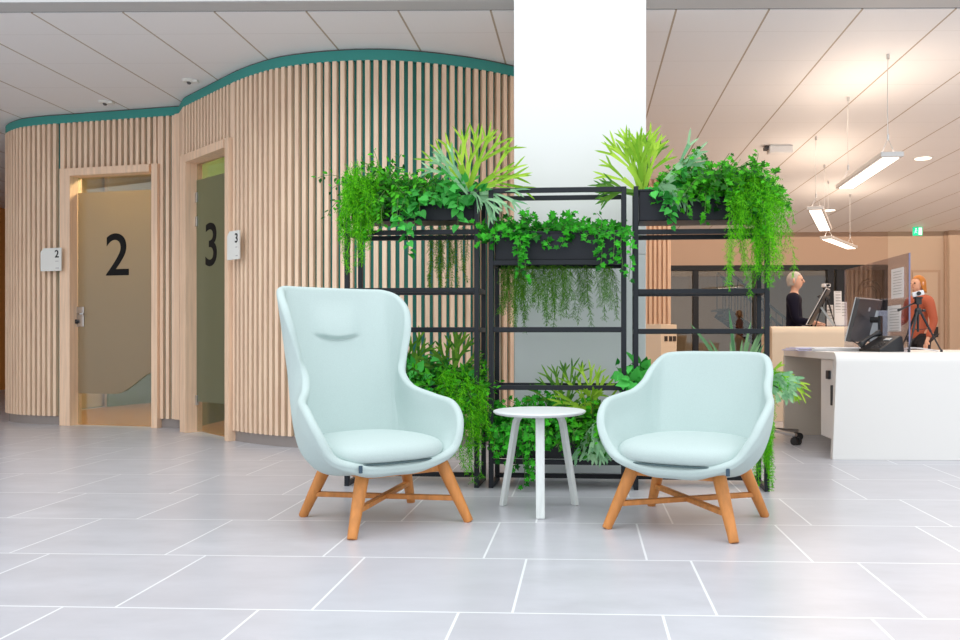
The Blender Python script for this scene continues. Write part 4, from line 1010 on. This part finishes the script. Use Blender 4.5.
# acrylic screen with notices
ac = thing('acrylic_screen', 'clear acrylic hygiene screen with taped notices standing on the white desk', 'screen divider', DK(910, 5.72), YAW+PI/2+.0)
MB().box((.72, 0, .345), (1.42, .008, .69)).build('acrylic_sheet', 'acrylic', ac)
MB().box((.008, 0, .345), (.006, .010, .69)).build('polished_edge', 'acrylic_edge', ac)
def onac(px, Y): return None
for (t0, t1, z0, z1) in ((.10, .33, .385, .600), (.15, .40, .145, .335)):
    s = MB().box(((t0+t1)/2, .0065, (z0+z1)/2), (t1-t0, .002, z1-z0)).build('notice', 'paper', ac)
    ll = MB()
    for k in range(9): ll.box(((t0+t1)/2-.01*(k % 2), .0080, z1-.025-.02*k), ((t1-t0)*.7, .0006, .004))
    ll.build('printed_lines', 'print_grey', s)
pn = DK(878.5, 6.35)
dh = thing('document_holder', 'pale grey upright panel standing right of the monitor', 'document holder', pn, -.35)
MB().box((0, 0, .16), (.13, .02, .30)).build('panel', 'silver', dh, bevel=.003)
MB().box((0, 0, .006), (.14, .10, .012)).build('foot', 'silver', dh, bevel=.003)
# brochures on the cream counter
for k, (px, h_, lb) in enumerate(((838, .36, 'white brochure holder tallest on the cream counter'), (845, .25, 'white printed brochure stand right of the tallest on the counter'), (833, .22, 'low white card stand left of the tallest brochure holder'))):
    p = Vector(((px-549)/823*8.5, 8.5+.05*k, TZ2)); o = thing('brochure_holder', lb, 'brochure holder', p, -.15)
    Rb = Matrix.Rotation(-.12, 3, 'X')
    s = MB().box((0, 0, h_/2+.012), (.075, .006, h_), Rb).build('leaflet', 'paper', o)
    ll = MB()
    for q in range(int(h_/.03)): ll.box((0, -.006-.0+(-.12)*(h_/2-.03-.03*q)*-1*.0, .03+.03*q), (.05, .004, .008))
    ll.build('printed_lines', 'print_grey', s)
    MB().box((0, .0, .007), (.085, .10, .014)).build('base', 'acrylic', o)

# ------------------------------------------------------------ people
def skin(name, verts, edges, m, parent, root=0, sub=2):
    me = bpy.data.meshes.new(name); bm = bmesh.new(); ly = bm.verts.layers.skin.verify()
    vs = [bm.verts.new(v[:3]) for v in verts]
    for a, b in edges: bm.edges.new((vs[a], vs[b]))
    for v, d in zip(vs, verts):
        r = d[3]; v[ly].radius = r if isinstance(r, tuple) else (r, r)
        v[ly].use_root = False
    vs[root][ly].use_root = True
    bm.to_mesh(me); bm.free(); me.materials.append(M[m])
    o = bpy.data.objects.new(name, me); COL.objects.link(o); o.parent = parent
    s = o.modifiers.new('skin', 'SKIN'); s.use_smooth_shade = True
    d = o.modifiers.new('subdivision', 'SUBSURF'); d.levels = sub; d.render_levels = sub
    return o
def person(label, loc, rz, H, jacket, hair, armL, armR, trousers='trousers', bob=False):
    # faces local -y; H = standing height
    o = thing('person', label, 'person', loc, rz); k = H/1.70
    V = [(0, 0, .93, (.135, .10)), (0, 0, 1.10, (.115, .085)), (0, 0, 1.30, (.14, .095)), (0, 0, 1.42, (.075, .06)), (0, -.005, 1.47, .048), (0, -.015, 1.53, .05)]
    Ed = [(0, 1), (1, 2), (2, 3), (3, 4), (4, 5)]
    V += [(0, -.03, 1.55, (.068, .080)), (0, -.02, 1.615, (.086, .104)), (0, -.005, 1.685, (.074, .090))]; Ed += [(5, 6), (6, 7), (7, 8)]
    for s in (-1, 1):
        b = len(V)
        V += [(s*.09, 0, .88, .085), (s*.095, -.01, .50, .055), (s*.10, .01, .10, .036), (s*.10, -.06, .03, .034), (s*.105, -.15, .022, .026)]
        Ed += [(0, b), (b, b+1), (b+1, b+2), (b+2, b+3), (b+3, b+4)]
        arm = armL if s > 0 else armR; b = len(V); sh = (s*.175, 0, 1.385)
        el, wr = Vector(arm[0]), Vector(arm[1]); hd_ = Vector(arm[2])
        V += [(sh[0], sh[1], sh[2], .052), (el.x, el.y, el.z, .036), (wr.x, wr.y, wr.z, .025)]
        Ed += [(3, b), (b, b+1), (b+1, b+2)]
        d = (hd_-wr).normalized(); up = Vector((0, 0, 1)); side = d.cross(up).normalized(); up = side.cross(d)
        c = wr+d*.05; V.append((c.x, c.y, c.z, (.030, .016))); Ed.append((b+2, b+3))
        for f, (off, ln) in enumerate(((-.028, .068), (-.010, .078), (.010, .074), (.027, .058))):
            q = len(V); p0 = wr+d*.085+side*off; p1 = p0+d*ln*.5-up*.006; p2 = p0+d*ln-up*.02
            V += [(*p0, .0095), (*p1, .0085), (*p2, .0065)]; Ed += [(b+3, q), (q, q+1), (q+1, q+2)]
        q = len(V); p0 = wr+d*.04-side*s*.034; p1 = p0+d*.03-side*s*.016-up*.008; V += [(*p0, .011), (*p1, .009)]; Ed += [(b+3, q), (q, q+1)]
    V = [(x*k, y*k, z*k, tuple(q*k for q in r) if isinstance(r, tuple) else r*k) for x, y, z, r in V]
    body = skin('body', V, Ed, 'skin', o)
    # face
    hc = Vector((0, -.018, 1.615))*k
    for s in (-1, 1):
        e = MB(); e.lathe([(.001, -.011), (.009, -.006), (.0115, 0), (.009, .006), (.001, .011)], 12, hc+Vector((s*.03, -.078, .0))*k); e.build('eye', 'ink', o, smooth=True)
        e = MB(); e.lathe([(.004, -.032), (.013, -.02), (.016, 0), (.014, .02), (.004, .03)], 12, hc+Vector((s*.076, .012, -.008))*k); e.build('ear', 'skin', o, smooth=True)
    MB().tube([hc+Vector((0, -.088, .008))*k, hc+Vector((0, -.104, -.022))*k, hc+Vector((0, -.088, -.034))*k], [.007, .013, .008], 10).build('nose', 'skin', o, smooth=True)
    MB().tube([hc+Vector((x*.022, -.080+.006*x*x, -.056))*k for x in (-1, -.5, 0, .5, 1)], [.002, .0045, .0055, .0045, .002], 8).build('mouth', mat('lips', (.55, .22, .18), .5), o, smooth=True)
    # hair: cap over the skull, open at the face
    hm = MB(); nu, nv = 32, 18
    low = -.125 if bob else -.07
    for j in range(nv+3):
        for i in range(nu+1):
            a = 2*PI*i/nu; fr = (1+math.cos(a))/2   # a=0 faces forward
            fz = smooth01((fr-.45)/.4)
            zend = .062*fz+low*(1-fz); t = min(j/nv, 1)
            z = .112-(.112-zend)*t**1.5; rr_ = math.sqrt(max(0, 1-(max(z, 0)/.1125)**2))
            if z < 0: rr_ = 1+(.08 if bob else -.25)*(-z/.1)
            if j > nv: rr_ *= 1-.10*(j-nv); z += .004*(j-nv)
            wob_ = 1+.025*math.sin(a*11+t*3)*t
            hm.v.append(tuple(hc+Vector((math.sin(a)*.086*rr_*wob_, .012-math.cos(a)*.098*rr_*wob_, z))*k))
    hm.f = [(j*(nu+1)+i, j*(nu+1)+i+1, (j+1)*(nu+1)+i+1, (j+1)*(nu+1)+i) for j in range(nv+2) for i in range(nu)]
    hm.build('hair', hair, o, smooth=True)
    # jacket and trousers
    J = [(0, 0, .80, (.165, .125)), (0, 0, 1.10, (.135, .105)), (0, 0, 1.30, (.16, .115)), (0, .005, 1.415, (.13, .10)), (0, .0, 1.475, (.085, .08))]
    JE = [(0, 1), (1, 2), (2, 3), (3, 4)]
    for s, arm in ((1, armL), (-1, armR)):
        b = len(J); el, wr = Vector(arm[0]), Vector(arm[1]); we = el+(wr-el)*.93
        J += [(s*.175, 0, 1.385, .074), (*el, .053), (*we, .040)]; JE += [(3, b), (b, b+1), (b+1, b+2)]
    J = [(x*k, y*k, z*k, tuple(q*k for q in r) if isinstance(r, tuple) else r*k) for x, y, z, r in J]
    skin('jacket', J, JE, jacket, o)
    T = [(0, 0, .98, (.165, .13))]; TE = []
    for s in (-1, 1):
        b = len(T); T += [(s*.09, 0, .86, .098), (s*.095, -.01, .50, .070), (s*.10, .01, .09, .056)]; TE += [(0, b), (b, b+1), (b+1, b+2)]
    T = [(x*k, y*k, z*k, tuple(q*k for q in r) if isinstance(r, tuple) else r*k) for x, y, z, r in T]
    skin('trousers', T, TE, trousers, o)
    for s in (-1, 1):
        MB().box((s*.102*k, -.055*k, .02), (.085, .25, .04)).build('shoe', 'black_plastic', o, bevel=.018, seg=3)
    return o
def floor_at(px, Y): return Vector(((px-549)/823*Y, Y, 0))
person('grey haired person in a dark navy blazer standing behind the cream counter', floor_at(794, 9.35), math.radians(68), 1.56, 'navy', 'grey_hair',
       ((.24, -.04, 1.12), (.19, -.24, 1.07), (.18, -.33, 1.06)), ((-.24, -.04, 1.12), (-.17, -.24, 1.09), (-.15, -.33, 1.08)))
MB_ = None
person('red haired person in a coral blazer standing behind the acrylic screen', floor_at(919, 10.4), math.radians(-72), 1.60, 'coral', 'auburn',
       ((.25, .02, 1.10), (.24, -.08, .86), (.24, -.11, .78)), ((-.25, -.02, 1.12), (-.2, -.22, 1.05), (-.18, -.31, 1.04)), bob=True)
